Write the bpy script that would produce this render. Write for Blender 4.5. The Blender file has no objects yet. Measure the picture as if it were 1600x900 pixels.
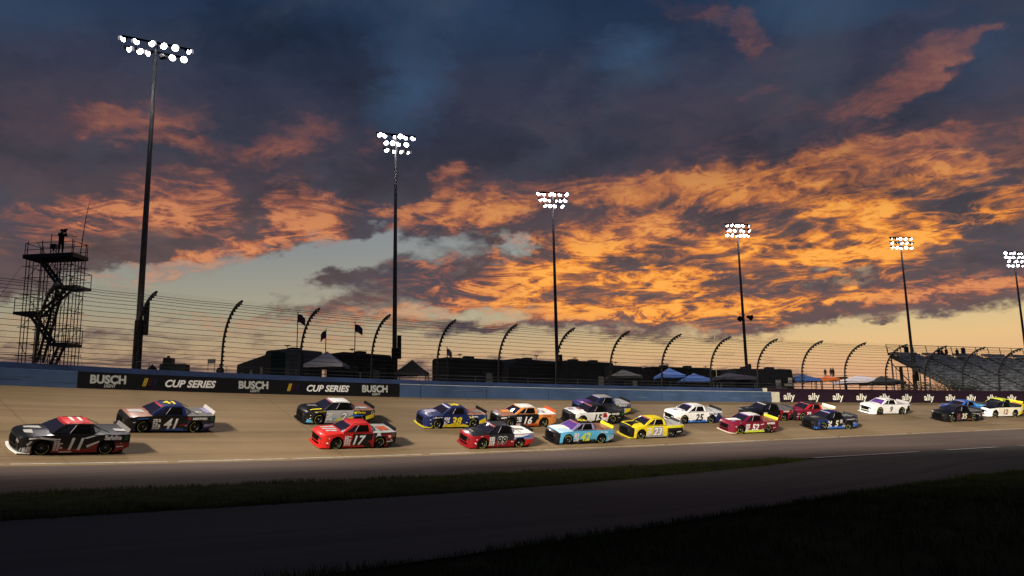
import bpy, bmesh, math, random
import numpy as np
from mathutils import Vector, Matrix, noise as mnoise
random.seed(7)
R_ = math.radians
S = bpy.context.scene
COL = S.collection
PI = math.pi

# ------------------------------------------------------------------ camera
EYE = 1.65
FPX, PITCH, ROLL = 1261.4, R_(9.973), R_(-1.081)
cd = bpy.data.cameras.new('camera'); cam = bpy.data.objects.new('camera', cd); COL.objects.link(cam)
cd.sensor_width = 36.0; cd.lens = 36.0*FPX/1600; cd.clip_start = .1; cd.clip_end = 9000
_F = Vector((0, math.cos(PITCH), math.sin(PITCH))); _U = Vector((0, -math.sin(PITCH), math.cos(PITCH))); _R = Vector((1, 0, 0))
CR = _R*math.cos(ROLL)+_U*math.sin(ROLL); CU = _U*math.cos(ROLL)-_R*math.sin(ROLL)
cam.matrix_world = Matrix(((CR.x, CU.x, -_F.x, 0), (CR.y, CU.y, -_F.y, 0), (CR.z, CU.z, -_F.z, EYE), (0, 0, 0, 1)))
S.camera = cam
def at(px, py, Y):
    """world point at depth Y seen at photo position px,py (survey helper for things far behind the wall)"""
    d = _F+((px-800)*CR-(py-450)*CU)/FPX
    return Vector((d.x*Y/d.y, Y, EYE+d.z*Y/d.y))

S.render.engine = 'CYCLES'
S.view_settings.view_transform = 'Standard'; S.view_settings.look = 'None'
S.view_settings.exposure = 0.0; S.view_settings.gamma = 1.0
S.cycles.max_bounces = 6; S.cycles.transparent_max_bounces = 24

# ------------------------------------------------------------------ sky: sunset clouds placed by azimuth / elevation
SKY_LIT = [(15.0, 11.6, 18.59, 4.39, 4, 0.3), (26.3, 14.6, 9.81, 3.27, 16, 0.25), (-21.4, 14.8, 11.51, 3.36, 9, 0.12), (20.8, 20.4, 13.45, 2.55, 24, 0.25), (4.6, 9.0, 11.87, 1.36, -2, 0.35), (27.7, 9.2, 7.25, 1.61, 0, 0.3), (-26.3, 20.0, 4.69, 1.59, 8, 0.6), (-22.5, 20.3, 2.4, 1.48, -29, 0.5), (-16.1, 20.1, 3.57, 1.09, 23, 0.5), (-10.2, 19.5, 1.62, 1.08, 21, 0.45), (-28.0, 14.2, 7.5, 1.51, 19, 0.5), (-23.4, 15.4, 3.18, 1.67, -5, 0.5), (-20.4, 15.3, 1.16, 1.9, 4, 0.4), (-14.4, 15.6, 2.64, 1.84, -12, 0.85), (-15.0, 13.9, 2.42, 1.3, 22, 0.75), (-18.8, 12.3, 7.17, 0.77, 20, 0.9), (-23.6, 11.0, 2.36, 0.42, 9, 0.5), (-28.1, 10.1, 2.18, 0.48, 4, 0.4), (-3.6, 18.1, 2.56, 0.99, 33, 0.65), (-5.0, 15.7, 4.19, 0.81, 15, 0.85), (-9.2, 15.2, 2.74, 0.62, -9, 0.6), (-2.7, 15.4, 5.15, 1.08, 7, 0.8), (0.1, 16.2, 4.7, 0.63, 4, 0.7), (7.2, 16.5, 7.42, 0.8, -5, 0.85), (14.0, 16.5, 5.75, 0.87, 3, 0.9), (9.4, 14.6, 6.36, 0.89, 8, 0.95), (16.1, 15.4, 5.18, 0.78, 10, 0.9), (19.8, 15.5, 2.48, 0.6, 14, 0.8), (7.0, 12.7, 6.86, 0.72, 12, 0.9), (3.3, 11.3, 4.15, 0.63, 8, 0.9), (4.6, 10.3, 6.42, 1.0, -2, 0.8), (10.1, 10.1, 7.15, 0.89, 2, 0.95), (16.7, 11.2, 3.85, 0.95, -25, 0.9), (19.7, 11.8, 2.92, 0.85, -31, 1), (23.4, 12.3, 3.53, 0.59, 10, 1), (23.3, 10.9, 3.92, 0.67, -11, 0.9), (26.8, 11.9, 4.47, 0.65, 13, 1), (29.8, 12.9, 4.23, 0.71, 5, 1), (32.9, 12.8, 1.99, 0.54, 5, 0.9), (23.1, 13.8, 2.37, 0.67, 4, 0.7), (26.6, 17.0, 4.54, 0.81, 4, 0.9), (24.3, 18.0, 2.34, 0.66, 23, 0.7), (29.4, 16.0, 2.17, 0.55, -10, 0.7), (20.6, 17.5, 3.32, 0.5, -2, 0.6), (26.2, 20.7, 7.17, 0.9, 29, 0.6), (20.2, 23.4, 3.37, 1.4, 6, 0.65), (22.3, 18.1, 4.81, 0.76, 23, 0.5), (29.7, 21.6, 3.2, 0.55, 31, 0.4), (17.6, 26.3, 1.12, 1.25, 51, 0.7), (14.3, 27.6, 3.7, 0.72, -20, 0.5), (7.9, 22.4, 1.18, 0.51, -4, 0.4), (31.7, 14.2, 2.05, 0.54, 2, 0.7), (33.5, 17.3, 1.0, 0.53, -1, 0.5), (9.1, 7.9, 7.59, 0.63, -2, 0.7), (15.6, 8.1, 6.8, 0.57, 0, 0.9), (25.7, 8.0, 8.21, 0.37, -2, 0.7), (31.1, 8.1, 3.04, 0.31, 0, 0.6), (-4.6, 7.8, 5.47, 0.54, -5, 0.35), (-6.4, 11.4, 2.29, 0.9, 20, 0.5), (-0.9, 12.3, 2.79, 1.0, 9, 0.7), (1.4, 9.7, 5.53, 1.0, 4, 0.6), (-8.3, 11.8, 2.73, 0.9, 10, 0.5), (-10.9, 7.8, 7.08, 0.71, 5, 0.5), (-2.8, 10.2, 3.69, 0.64, 7, 0.45), (-17.8, 8.1, 7.1, 0.61, 7, 0.45), (-10.9, 7.2, 5.3, 0.62, 2, 0.4), (-29.3, 7.3, 4.21, 0.56, 6, 0.3), (18.9, 6.7, 5.72, 0.3, -1, 0.5)]
SKY_CLEAR = [(-5.1, 10.5, 5.05, 0.81, 8, 0.55), (1.0, 12.7, 2.79, 0.63, -1, 0.5), (-10.9, 9.8, 3.56, 0.54, 6, 0.5), (4.7, 12.1, 2.3, 0.36, -2, 0.3), (-1.9, 8.2, 5.5, 0.45, -1, 0.5), (-15.8, 11.0, 8.62, 1.66, 14, 1.15), (-7.3, 12.3, 7.32, 0.9, -4, 0.5), (-11.0, 12.9, 4.06, 0.98, 21, 0.9), (-5.0, 13.6, 4.63, 0.81, -5, 0.9), (-22.0, 10.3, 6.0, 0.76, 3, 0.9), (-27.0, 10.2, 4.45, 0.81, 9, 0.7), (-2.3, 8.7, 5.97, 0.64, -1, 0.5), (23.1, 9.6, 4.69, 0.84, 3, 0.75), (0.5, 13.1, 1.86, 0.54, -1, 0.7), (29.1, 5.9, 10.46, 0.95, 0, 1.3), (13.3, 5.0, 18.04, 1.23, -2, 1.2), (28.9, 3.8, 10.39, 1.58, -3, 1.2), (-17.7, 5.7, 20.76, 2.58, -1, 0.9), (-31.4, 7.5, 6.74, 1.17, 3, 0.8), (-7.3, 10.9, 13.67, 2.7, 0, 0.15), (-13.5, 7.5, 17.36, 1.06, 1, 0.25), (-23.9, 8.7, 7.74, 0.92, 3, 0.6), (-7.3, 9.1, 2.72, 0.54, 0, 0.3), (29.7, 11.3, 1.41, 0.4, -7, 0.5), (31.6, 9.9, 2.02, 0.31, -1, 0.4), (14.6, 26.2, 0.0, 0.0, -7, 0), (-4.6, 6.2, 9.07, 0.9, -1, 0.6)]
SKY_DARK = [(15.2, 14.6, 5.21, 0.53, 10, 0.5), (9.3, 13.0, 6.34, 0.45, 7, 0.5), (26.9, 12.9, 4.46, 0.37, 6, 0.5), (22.1, 11.6, 2.8, 0.34, -11, 0.4), (15.7, 9.8, 6.83, 0.39, 0, 0.5), (29.3, 14.2, 4.29, 0.8, 8, 0.6), (7.1, 15.2, 5.53, 0.4, 2, 0.4), (26.7, 18.6, 4.51, 0.65, 22, 0.5), (18.6, 13.4, 2.1, 1.72, -5, 0.9), (12.9, 13.1, 3.98, 0.71, 8, 0.7), (3.8, 14.3, 4.65, 0.72, 3, 0.5), (24.5, 15.7, 4.35, 1.06, -16, 0.7), (29.6, 10.2, 4.92, 0.95, -1, 0.8), (19.5, 9.5, 3.28, 0.43, 6, 0.5), (-6.9, 16.8, 2.79, 1.33, 1, 0.4), (-16.8, 16.8, 1.74, 1.72, 4, 0.5), (-1.7, 19.9, 5.71, 1.76, -1, 0.6), (22.8, 19.7, 2.39, 1.26, 22, 0.3), (32.6, 18.7, 2.07, 2.25, -12, 0.8), (9.6, 19.4, 9.22, 2.19, 3, 0.6), (-11.0, 11.6, 3.59, 0.62, 16, 0.6), (-12.3, 10.6, 3.1, 0.62, 1, 0.6), (-3.7, 10.0, 5.06, 0.73, 4, 0.4), (-7.3, 9.4, 3.63, 0.54, 5, 0.4), (27.0, 21.8, 2.24, 1.21, 20, 0.2)]
SKY_BLUE = [(-7.4, 23.7, 2.85, 2.55, 2, 1.0), (9.0, 25.5, 3.32, 1.25, -5, 0.9), (-33.2, 25.2, 5.33, 1.43, 13, 0.5), (22.3, 27.0, 6.81, 1.15, -10, 0.8), (32.3, 22.2, 4.25, 2.21, -14, 0.5), (-3.5, 28.8, 9.78, 1.62, 0, 0.4)]
SKY_HOT = [(4.6, 9.0, 13.7, 1.36, -2, 0.3), (-4.6, 15.9, 7.01, 1.34, 10, 0.25), (9.4, 15.0, 13.66, 2.67, 4, 0.6), (24.1, 11.8, 10.08, 2.49, 4, 1.0), (11.4, 10.0, 11.52, 2.23, 0, 1.0), (28.1, 13.6, 7.3, 2.41, 3, 0.8), (15.6, 8.0, 8.5, 1.31, -3, 0.9), (19.7, 17.2, 8.36, 2.54, 3, 0.4), (3.7, 11.2, 6.91, 1.81, -2, 0.4)]

world = bpy.data.worlds.new('World'); S.world = world; world.use_nodes = True
nt = world.node_tree; nt.nodes.clear()
def _in(node, i, v):
    if v is None: return
    if hasattr(v, 'links'): nt.links.new(v, node.inputs[i])
    else: node.inputs[i].default_value = v
def M(op, a, b=None, c=None, clamp=False):
    n = nt.nodes.new('ShaderNodeMath'); n.operation = op; n.use_clamp = clamp
    _in(n, 0, a); _in(n, 1, b); _in(n, 2, c); return n.outputs[0]
def V(op, a, b=None):
    n = nt.nodes.new('ShaderNodeVectorMath'); n.operation = op
    _in(n, 0, a); _in(n, 1, b); return n.outputs[0]
def XYZ(x, y, z=0.0):
    n = nt.nodes.new('ShaderNodeCombineXYZ'); _in(n, 0, x); _in(n, 1, y); _in(n, 2, z); return n.outputs[0]
def MAP(v, loc=(0, 0, 0), rot=0.0, sc=(1, 1, 1), typ='POINT'):
    n = nt.nodes.new('ShaderNodeMapping'); n.vector_type = typ
    _in(n, 0, v); n.inputs[1].default_value = loc; n.inputs[2].default_value = (0, 0, rot); n.inputs[3].default_value = sc
    return n.outputs[0]
def NOI(v, scale, detail=5, rough=.55, dist=0.0, col=False):
    n = nt.nodes.new('ShaderNodeTexNoise'); n.noise_dimensions = '3D'
    _in(n, 'Vector', v); n.inputs['Scale'].default_value = scale; n.inputs['Detail'].default_value = detail
    n.inputs['Roughness'].default_value = rough; n.inputs['Distortion'].default_value = dist
    return n.outputs['Color' if col else 0]
def SS(x, a, b):
    n = nt.nodes.new('ShaderNodeMapRange'); n.interpolation_type = 'SMOOTHSTEP'
    _in(n, 0, x); n.inputs[1].default_value = a; n.inputs[2].default_value = b; return n.outputs[0]
def RAMP(x, stops):
    n = nt.nodes.new('ShaderNodeValToRGB'); _in(n, 0, x); e = n.color_ramp.elements
    while len(e) < len(stops): e.new(.5)
    for i, (p, c) in enumerate(stops): e[i].position = p; e[i].color = (*c, 1)
    return n.outputs[0]
def MIX(f, a, b, mode='MIX'):
    n = nt.nodes.new('ShaderNodeMix'); n.data_type = 'RGBA'; n.blend_type = mode
    _in(n, 0, f); _in(n, 6, a); _in(n, 7, b); return n.outputs[2]
def BLOBS(v, tab, KY=1.75):
    acc = None
    for az, el, rx, ry, ang, w in tab:
        q = MAP(v, (az, el, 0), R_(ang), (rx*1.4, ry*KY, 9), 'TEXTURE')
        g = nt.nodes.new('ShaderNodeTexGradient'); g.gradient_type = 'SPHERICAL'; _in(g, 0, q)
        acc = M('MULTIPLY_ADD', g.outputs[1], w*1.15, 0.0 if acc is None else acc)
    return acc
tc = nt.nodes.new('ShaderNodeTexCoord')
sp = nt.nodes.new('ShaderNodeSeparateXYZ'); nt.links.new(tc.outputs['Generated'], sp.inputs[0])
dx, dy, dz = sp.outputs
AZ = M('MULTIPLY', M('ARCTAN2', dx, dy), 57.29578)
EL = M('MULTIPLY', M('ARCSINE', dz), 57.29578)
AE = XYZ(AZ, EL)
# streaky coordinates: long along the wind, short across, getting flatter towards the horizon
ELs = M('MULTIPLY', M('LOGARITHM', M('ADD', M('MAXIMUM', EL, 0.0), 5.0), 2.718), 16.0)
SK = MAP(XYZ(AZ, ELs), (0, 0, 0), R_(-16), (.075, .17, 1))
W1 = V('SUBTRACT', NOI(MAP(AE, (3, 7, 1), R_(-12), (.16, .3, 1)), 1.0, 4, .6, col=True), (.5, .5, .5))
W2 = V('SUBTRACT', NOI(MAP(AE, (9, 2, 4), R_(-12), (.55, 1.0, 1)), 1.0, 5, .65, col=True), (.5, .5, .5))
AEw = V('ADD', AE, V('ADD', V('MULTIPLY', W1, (7.0, 3.2, 0)), V('MULTIPLY', W2, (3.4, 1.9, 0))))
n_big = NOI(SK, 1.0, 9, .6, .35)
n_fine = NOI(SK, 3.4, 8, .62, .5)
n_soft = NOI(MAP(AEw, (5, 1, 2), R_(-25), (.07, .14, 1)), 1.0, 5, .6)
n_c = M('SUBTRACT', n_big, .5); f_c = M('SUBTRACT', n_fine, .5)
lowk = SS(EL, 24.0, 9.0)      # crisper detail towards the horizon
lit0 = BLOBS(AEw, SKY_LIT, 1.5); lit = M('SUBTRACT', 1.0, M('EXPONENT', M('MULTIPLY', lit0, -1.15))); clr = BLOBS(AEw, SKY_CLEAR); drk = BLOBS(AEw, SKY_DARK)
hot = M('MINIMUM', BLOBS(AEw, SKY_HOT), 1.0); blu = BLOBS(AEw, SKY_BLUE)
sky_w = AZ
# clear gaps
cv = M('ADD', M('SUBTRACT', clr, M('MULTIPLY', drk, .35)), M('ADD', M('MULTIPLY', n_c, 2.0), M('MULTIPLY', f_c, M('ADD', M('MULTIPLY', lowk, 1.6), .3))))
band = SS(EL, 4.6, 1.8)
cv = M('ADD', cv, M('MULTIPLY', band, .75))
clear_m = SS(cv, .38, 1.08)
# lit undersides
n_r = NOI(MAP(XYZ(AZ, ELs), (4, 8, 3), R_(-20), (.16, .46, 1)), 1.0, 9, .62, .8)
rid = M('ABSOLUTE', M('SUBTRACT', n_r, .5))        # dark filaments between the lit ridges
rid2 = M('ABSOLUTE', M('SUBTRACT', n_fine, .5))
dens = M('ADD', M('MULTIPLY', n_c, 2.6), M('MULTIPLY', M('MULTIPLY', f_c, 2.4), M('ADD', M('MULTIPLY', lowk, .75), .25)))
wsp = NOI(MAP(XYZ(AZ, ELs), (1, 3, 8), R_(-24), (.20, .80, 1)), 1.0, 10, .66, 1.1)
rid3 = M('ABSOLUTE', M('SUBTRACT', wsp, .5))
fil = M('SUBTRACT', M('ADD', M('MULTIPLY', SS(rid, .15, .0), .95), M('MULTIPLY', SS(rid3, .11, 0.0),   .95)), 1.10)
n_m = M('SUBTRACT', NOI(MAP(AEw, (2, 6, 5), R_(-17), (.10, .50, 1)), 1.0, 3, .5, .3), .5)
dens = M('ADD', dens, M('MULTIPLY', n_m, 4.4))
lv = M('ADD', M('SUBTRACT', M('MULTIPLY', lit, 1.38), M('ADD', M('MULTIPLY', drk, .55), .0)), M('ADD', dens, M('MULTIPLY', fil, M('ADD', M('MULTIPLY', lowk, 1.05), .10))))
lit_m = M('MULTIPLY', M('MULTIPLY', SS(lv, -.5, 1.9), SS(lit, .02, .5)), M('ADD', .62, M('MULTIPLY', SS(EL, 19.0, 11.0), .38)))
el01 = M('MULTIPLY', EL, 1/32.0, clamp=True)
dark_c = RAMP(el01, [(0.0, (.20, .13, .11)), (.2, (.16, .105, .10)), (.38, (.100, .074, .078)), (.6, (.040, .042, .067)), (.85, (.018, .031, .066)), (1.0, (.012, .030, .074))])
dvar = M('ADD', M('MULTIPLY', M('ADD', M('MULTIPLY', n_soft, 1.6), M('MULTIPLY', f_c, M('MULTIPLY', lowk, 1.1))), 1.0), .2)
dark_c = MIX(1.0, dark_c, XYZ(dvar, dvar, dvar), 'MULTIPLY')
dark_c = MIX(M('MULTIPLY', M('MULTIPLY', SS(n_soft, .42, .68), SS(EL, 27.0, 17.0)), .55), dark_c, (.095, .056, .060, 1))
dark_c = MIX(M('MULTIPLY', SS(n_big, .50, .34), .5), dark_c, (.055, .066, .095, 1))
dark_c = MIX(M('MULTIPLY', blu, .75, clamp=True), dark_c, (.040, .080, .150, 1))
clear_c = RAMP(el01, [(0.0, (.60, .30, .22)), (.09, (.66, .36, .22)), (.17, (.68, .46, .24)), (.25, (.52, .46, .29)), (.38, (.33, .34, .30)), (.55, (.22, .27, .30)), (1.0, (.04, .08, .15))])
azr = SS(AZ, -36.0, 30.0)
clear_c = MIX(1.0, clear_c, RAMP(azr, [(0, (.70, .74, .84)), (.45, (.88, .88, .95)), (1, (1.18, 1.15, 1.02))]), 'MULTIPLY')
lvn = SS(lv, -.3, 2.1)
lit_c = MIX(hot, RAMP(lvn, [(0, (.17, .085, .080)), (.5, (.50, .145, .075)), (1, (.72, .27, .11))]), RAMP(lvn, [(0, (.26, .12, .072)), (.40, (.60, .185, .055)), (.78, (.93, .30, .045)), (1, (1.02, .43, .08))]))
lit_c = MIX(SS(EL, 13.0, 30.0), lit_c, (.20, .085, .075, 1))
sky = MIX(clear_m, dark_c, clear_c)
sky = MIX(M('MULTIPLY', lit_m, M('SUBTRACT', 1.0, M('MULTIPLY', clear_m, .55))), sky, lit_c)
# away from the sunset the sky is plain dusk blue, and it is dark below the horizon
back = SS(M('ABSOLUTE', AZ), 50.0, 110.0)
sky = MIX(back, sky, (.035, .045, .075, 1))
sky = MIX(SS(EL, 60.0, 36.0), (.02, .035, .07, 1), sky)
sky = MIX(SS(EL, -1.0, 0.0), (.02, .018, .016, 1), sky)
bg = nt.nodes.new('ShaderNodeBackground'); nt.links.new(sky, bg.inputs[0]); bg.inputs[1].default_value = 1.0
wo = nt.nodes.new('ShaderNodeOutputWorld'); nt.links.new(bg.outputs[0], wo.inputs[0])
world.cycles.sampling_method = 'MANUAL'; world.cycles.sample_map_resolution = 512

# ------------------------------------------------------------------ lights: the speedway's floodlights and an added apron fill
def spot(loc, aim, power, size, blend=.6, col=(1.0, .90, .76), rad=.5):
    l = bpy.data.lights.new('floodlight_beam', 'SPOT'); l.energy = power; l.spot_size = R_(size); l.spot_blend = blend; l.color = col; l.shadow_soft_size = rad
    o = bpy.data.objects.new('floodlight_beam', l); COL.objects.link(o); o.location = loc
    o.rotation_euler = (Vector(aim)-Vector(loc)).to_track_quat('-Z', 'Y').to_euler(); return o
# beams of unseen infield masts left of the camera, each on a stretch of the racing surface
WARM = (1.0, .88, .72)
for loc, aim, e, rr in (
    ((-46, 3, 37), (-35, 30, 3.2), 3.0, 12), ((-46, 3, 37), (-24.5, 41, 2.6), 3.9, 13.5), ((-42, -1, 37), (-15, 48, 2.6), 3.9, 13.5), ((-38, -5, 37), (-3, 56, 2.6), 4.0, 14.5),
    ((-30, -10, 37), (13, 65, 2.6), 4.4, 15.5), ((-22, -15, 37), (30, 74, 2.8), 4.6, 16.5), ((-22, -15, 37), (49, 82, 2.6), 4.6, 17.5), ((-14, -20, 37), (69, 90, 2.5), 4.6, 18.5), ((-14, -20, 37), (92, 101, 2.5), 4.2, 20)):
    d = (Vector(aim)-Vector(loc)).length
    spot(loc, aim, e*4*PI*d*d*.58, math.degrees(2*math.atan(rr*1.25/d)), .85, WARM, 1.6)
# beams of the lit lamp heads on the poles behind the fence
for loc, aim, p in (((-25.6, 54.9, 28), (-16, 46, 2), 14000), ((-10.9, 74.6, 28), (4, 61, 2), 22000), ((5.4, 95, 28), (26, 73, 2), 42000), ((32.9, 112.6, 28), (50, 84, 2), 42000), ((61.3, 123, 28), (80, 95, 2), 42000)):
    spot(loc, aim, p, 56, .9, (1.0, .92, .88), 1.5)
# added wide fill beams from the same unseen masts, brightening the apron
for loc, aim in (((-38, -5, 37), (-8, 40, .5)), ((-22, -15, 37), (24, 58, .5))):
    d = (Vector(aim)-Vector(loc)).length
    spot(loc, aim, .5*4*PI*d*d, 38, 1.0, WARM, 1.6)

# ------------------------------------------------------------------ track centre-line of the outer wall, as (s, offset towards infield)
_G = np.linspace(-75, 420, 2476)
_t = np.minimum(_G, 115)/50
_TH = np.radians(43.056-31.542*_t+15.964*_t**2-2.857*_t**3)
_ds = _G[1]-_G[0]; _i0 = int(np.searchsorted(_G, 0))
_X = np.cumsum(np.cos(_TH))*_ds; _Y = np.cumsum(np.sin(_TH))*_ds
_X += -24.804-_X[_i0]; _Y += 52.744-_Y[_i0]
def heading(s): return float(np.interp(s, _G, _TH))
def zb(s):      # foot of the wall
    s = min(max(s, -30), 110); return EYE+5.0195e-5*s*s-1.49832e-2*s+2.98597
def zl(s):      # inner white line
    s = min(max(s, -30), 92); return EYE-2.69837e-6*s**3+4.65885e-4*s*s-1.29965e-2*s-1.35175
def tp(s, off, z=0.0):
    t = heading(s); x = float(np.interp(s, _G, _X)); y = float(np.interp(s, _G, _Y))
    return Vector((x+off*math.sin(t), y-off*math.cos(t), z))
LINE = 14.0
def zbank(s, off):
    u = (off-.6)/(LINE-.6); return zb(s)*(1-u)+zl(s)*u
def bank(s, off, dz=0.0): return tp(s, off, zbank(s, off)+dz)
WH = 1.41      # top of wall over its foot

# ------------------------------------------------------------------ helpers
def tag(o, label=None, cat=None, group=None, kind=None):
    if label: o['label'] = label
    if cat: o['category'] = cat
    if group: o['group'] = group
    if kind: o['kind'] = kind
    return o
def empty(name, loc=(0, 0, 0), rz=0.0, **k):
    o = bpy.data.objects.new(name, None); COL.objects.link(o); o.location = loc; o.rotation_euler = (0, 0, rz)
    o.empty_display_size = .2
    return tag(o, **k)
class MB:
    """collects geometry for ONE mesh object"""
    def __init__(s): s.v = []; s.f = []; s.m = []; s.uv = {}
    def add(s, vs, fs, mi=0):
        b = len(s.v); s.v += [tuple(v) for v in vs]
        for f in fs: s.f.append([b+i for i in f]); s.m.append(mi)
        return b
    def box(s, c, d, rz=0.0, mi=0, M4=None):
        hx, hy, hz = d[0]/2, d[1]/2, d[2]/2; cs, sn = math.cos(rz), math.sin(rz)
        vs = []
        for x, y, z in ((-hx, -hy, -hz), (hx, -hy, -hz), (hx, hy, -hz), (-hx, hy, -hz), (-hx, -hy, hz), (hx, -hy, hz), (hx, hy, hz), (-hx, hy, hz)):
            p = Vector((c[0]+x*cs-y*sn, c[1]+x*sn+y*cs, c[2]+z)); vs.append(M4 @ p if M4 else p)
        s.add(vs, [(0, 3, 2, 1), (4, 5, 6, 7), (0, 1, 5, 4), (1, 2, 6, 5), (2, 3, 7, 6), (3, 0, 4, 7)], mi)
    def bar(s, a, b, w, h=None, mi=0):
        a, b = Vector(a), Vector(b); h = h or w; d = (b-a).normalized()
        u = d.cross(Vector((0, 0, 1))); u = Vector((1, 0, 0)) if u.length < 1e-3 else u.normalized(); n = u.cross(d)
        vs = [p+u*i*w/2+n*j*h/2 for p in (a, b) for i, j in ((-1, -1), (1, -1), (1, 1), (-1, 1))]
        s.add(vs, [(3, 2, 1, 0), (4, 5, 6, 7), (0, 1, 5, 4), (1, 2, 6, 5), (2, 3, 7, 6), (3, 0, 4, 7)], mi)
    def tube(s, pts, r, n=6, mi=0, cap=True):
        pts = [Vector(p) for p in pts]; rs = r if isinstance(r, (list, tuple)) else [r]*len(pts); rings = []
        for i, p in enumerate(pts):
            d = (pts[min(i+1, len(pts)-1)]-pts[max(i-1, 0)]).normalized()
            u = d.cross(Vector((0, 0, 1))) if abs(d.z) < .95 else d.cross(Vector((0, 1, 0))); u.normalize(); w = u.cross(d)
            rings.append([p+(u*math.cos(2*PI*k/n)+w*math.sin(2*PI*k/n))*rs[i] for k in range(n)])
        b = len(s.v)
        for rg in rings: s.v += [tuple(v) for v in rg]
        for i in range(len(pts)-1):
            for k in range(n):
                k2 = (k+1) % n; s.f.append([b+i*n+k, b+(i+1)*n+k, b+(i+1)*n+k2, b+i*n+k2]); s.m.append(mi)
        if cap:
            s.f.append([b+k for k in range(n)]); s.m.append(mi)
            s.f.append([b+(len(pts)-1)*n+k for k in reversed(range(n))]); s.m.append(mi)
    def lathe(s, prof, M4, n=20, mi=0):
        """prof: (axial, radius) along local x"""
        b = len(s.v)
        for a, r in prof:
            for k in range(n):
                t = 2*PI*k/n; s.v.append(tuple(M4 @ Vector((a, r*math.cos(t), r*math.sin(t)))))
        for i in range(len(prof)-1):
            for k in range(n):
                k2 = (k+1) % n; s.f.append([b+i*n+k, b+i*n+k2, b+(i+1)*n+k2, b+(i+1)*n+k]); s.m.append(mi)
    def build(s, name, mats, parent=None, smooth=False, uv=None, link=True):
        me = bpy.data.meshes.new(name); me.from_pydata(s.v, [], s.f)
        if not isinstance(mats, (list, tuple)): mats = [mats]
        for m in mats: me.materials.append(m)
        me.polygons.foreach_set('material_index', s.m)
        if smooth: me.polygons.foreach_set('use_smooth', [True]*len(me.polygons))
        if uv:
            l = me.uv_layers.new(name='UVMap'); 
            for lp in me.loops: l.data[lp.index].uv = uv[lp.vertex_index]
        me.update(); o = bpy.data.objects.new(name, me)
        if link: COL.objects.link(o)
        if parent: o.parent = parent
        return o
def children(o): return [c for c in bpy.data.objects if c.parent == o]
def copy_tree(o, parent=None):
    c = o.copy(); COL.objects.link(c); c.parent = parent
    for ch in children(o): copy_tree(ch, c)
    return c

# ------------------------------------------------------------------ materials
MATS = {}
def mat(name, col, rough=.6, metal=0.0, coat=0.0, var=0.0, vs=3.0, bump=0.0, bs=20.0, spec=.5, emit=None, es=0.0):
    if name in MATS: return MATS[name]
    m = bpy.data.materials.new(name); m.use_nodes = True; n = m.node_tree; b = n.nodes['Principled BSDF']
    b.inputs['Base Color'].default_value = (*col, 1); b.inputs['Roughness'].default_value = rough; b.inputs['Metallic'].default_value = metal
    b.inputs['Coat Weight'].default_value = coat; b.inputs['Specular IOR Level'].default_value = spec
    if emit: b.inputs['Emission Color'].default_value = (*emit, 1); b.inputs['Emission Strength'].default_value = es
    if var or bump:
        t = n.nodes.new('ShaderNodeTexCoord')
        if var:
            z = n.nodes.new('ShaderNodeTexNoise'); z.inputs['Scale'].default_value = vs; z.inputs['Detail'].default_value = 5
            n.links.new(t.outputs['Object'], z.inputs['Vector'])
            r = n.nodes.new('ShaderNodeMapRange'); r.inputs[1].default_value = .3; r.inputs[2].default_value = .7
            r.inputs[3].default_value = 1-var; r.inputs[4].default_value = 1+var; n.links.new(z.outputs[0], r.inputs[0])
            x = n.nodes.new('ShaderNodeVectorMath'); x.operation = 'SCALE'; x.inputs[0].default_value = col; n.links.new(r.outputs[0], x.inputs[3])
            n.links.new(x.outputs[0], b.inputs['Base Color'])
        if bump:
            z = n.nodes.new('ShaderNodeTexNoise'); z.inputs['Scale'].default_value = bs; z.inputs['Detail'].default_value = 4
            n.links.new(t.outputs['Object'], z.inputs['Vector'])
            u = n.nodes.new('ShaderNodeBump'); u.inputs['Strength'].default_value = bump; u.inputs['Distance'].default_value = .02
            n.links.new(z.outputs[0], u.inputs['Height']); n.links.new(u.outputs[0], b.inputs['Normal'])
    MATS[name] = m; return m
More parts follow.
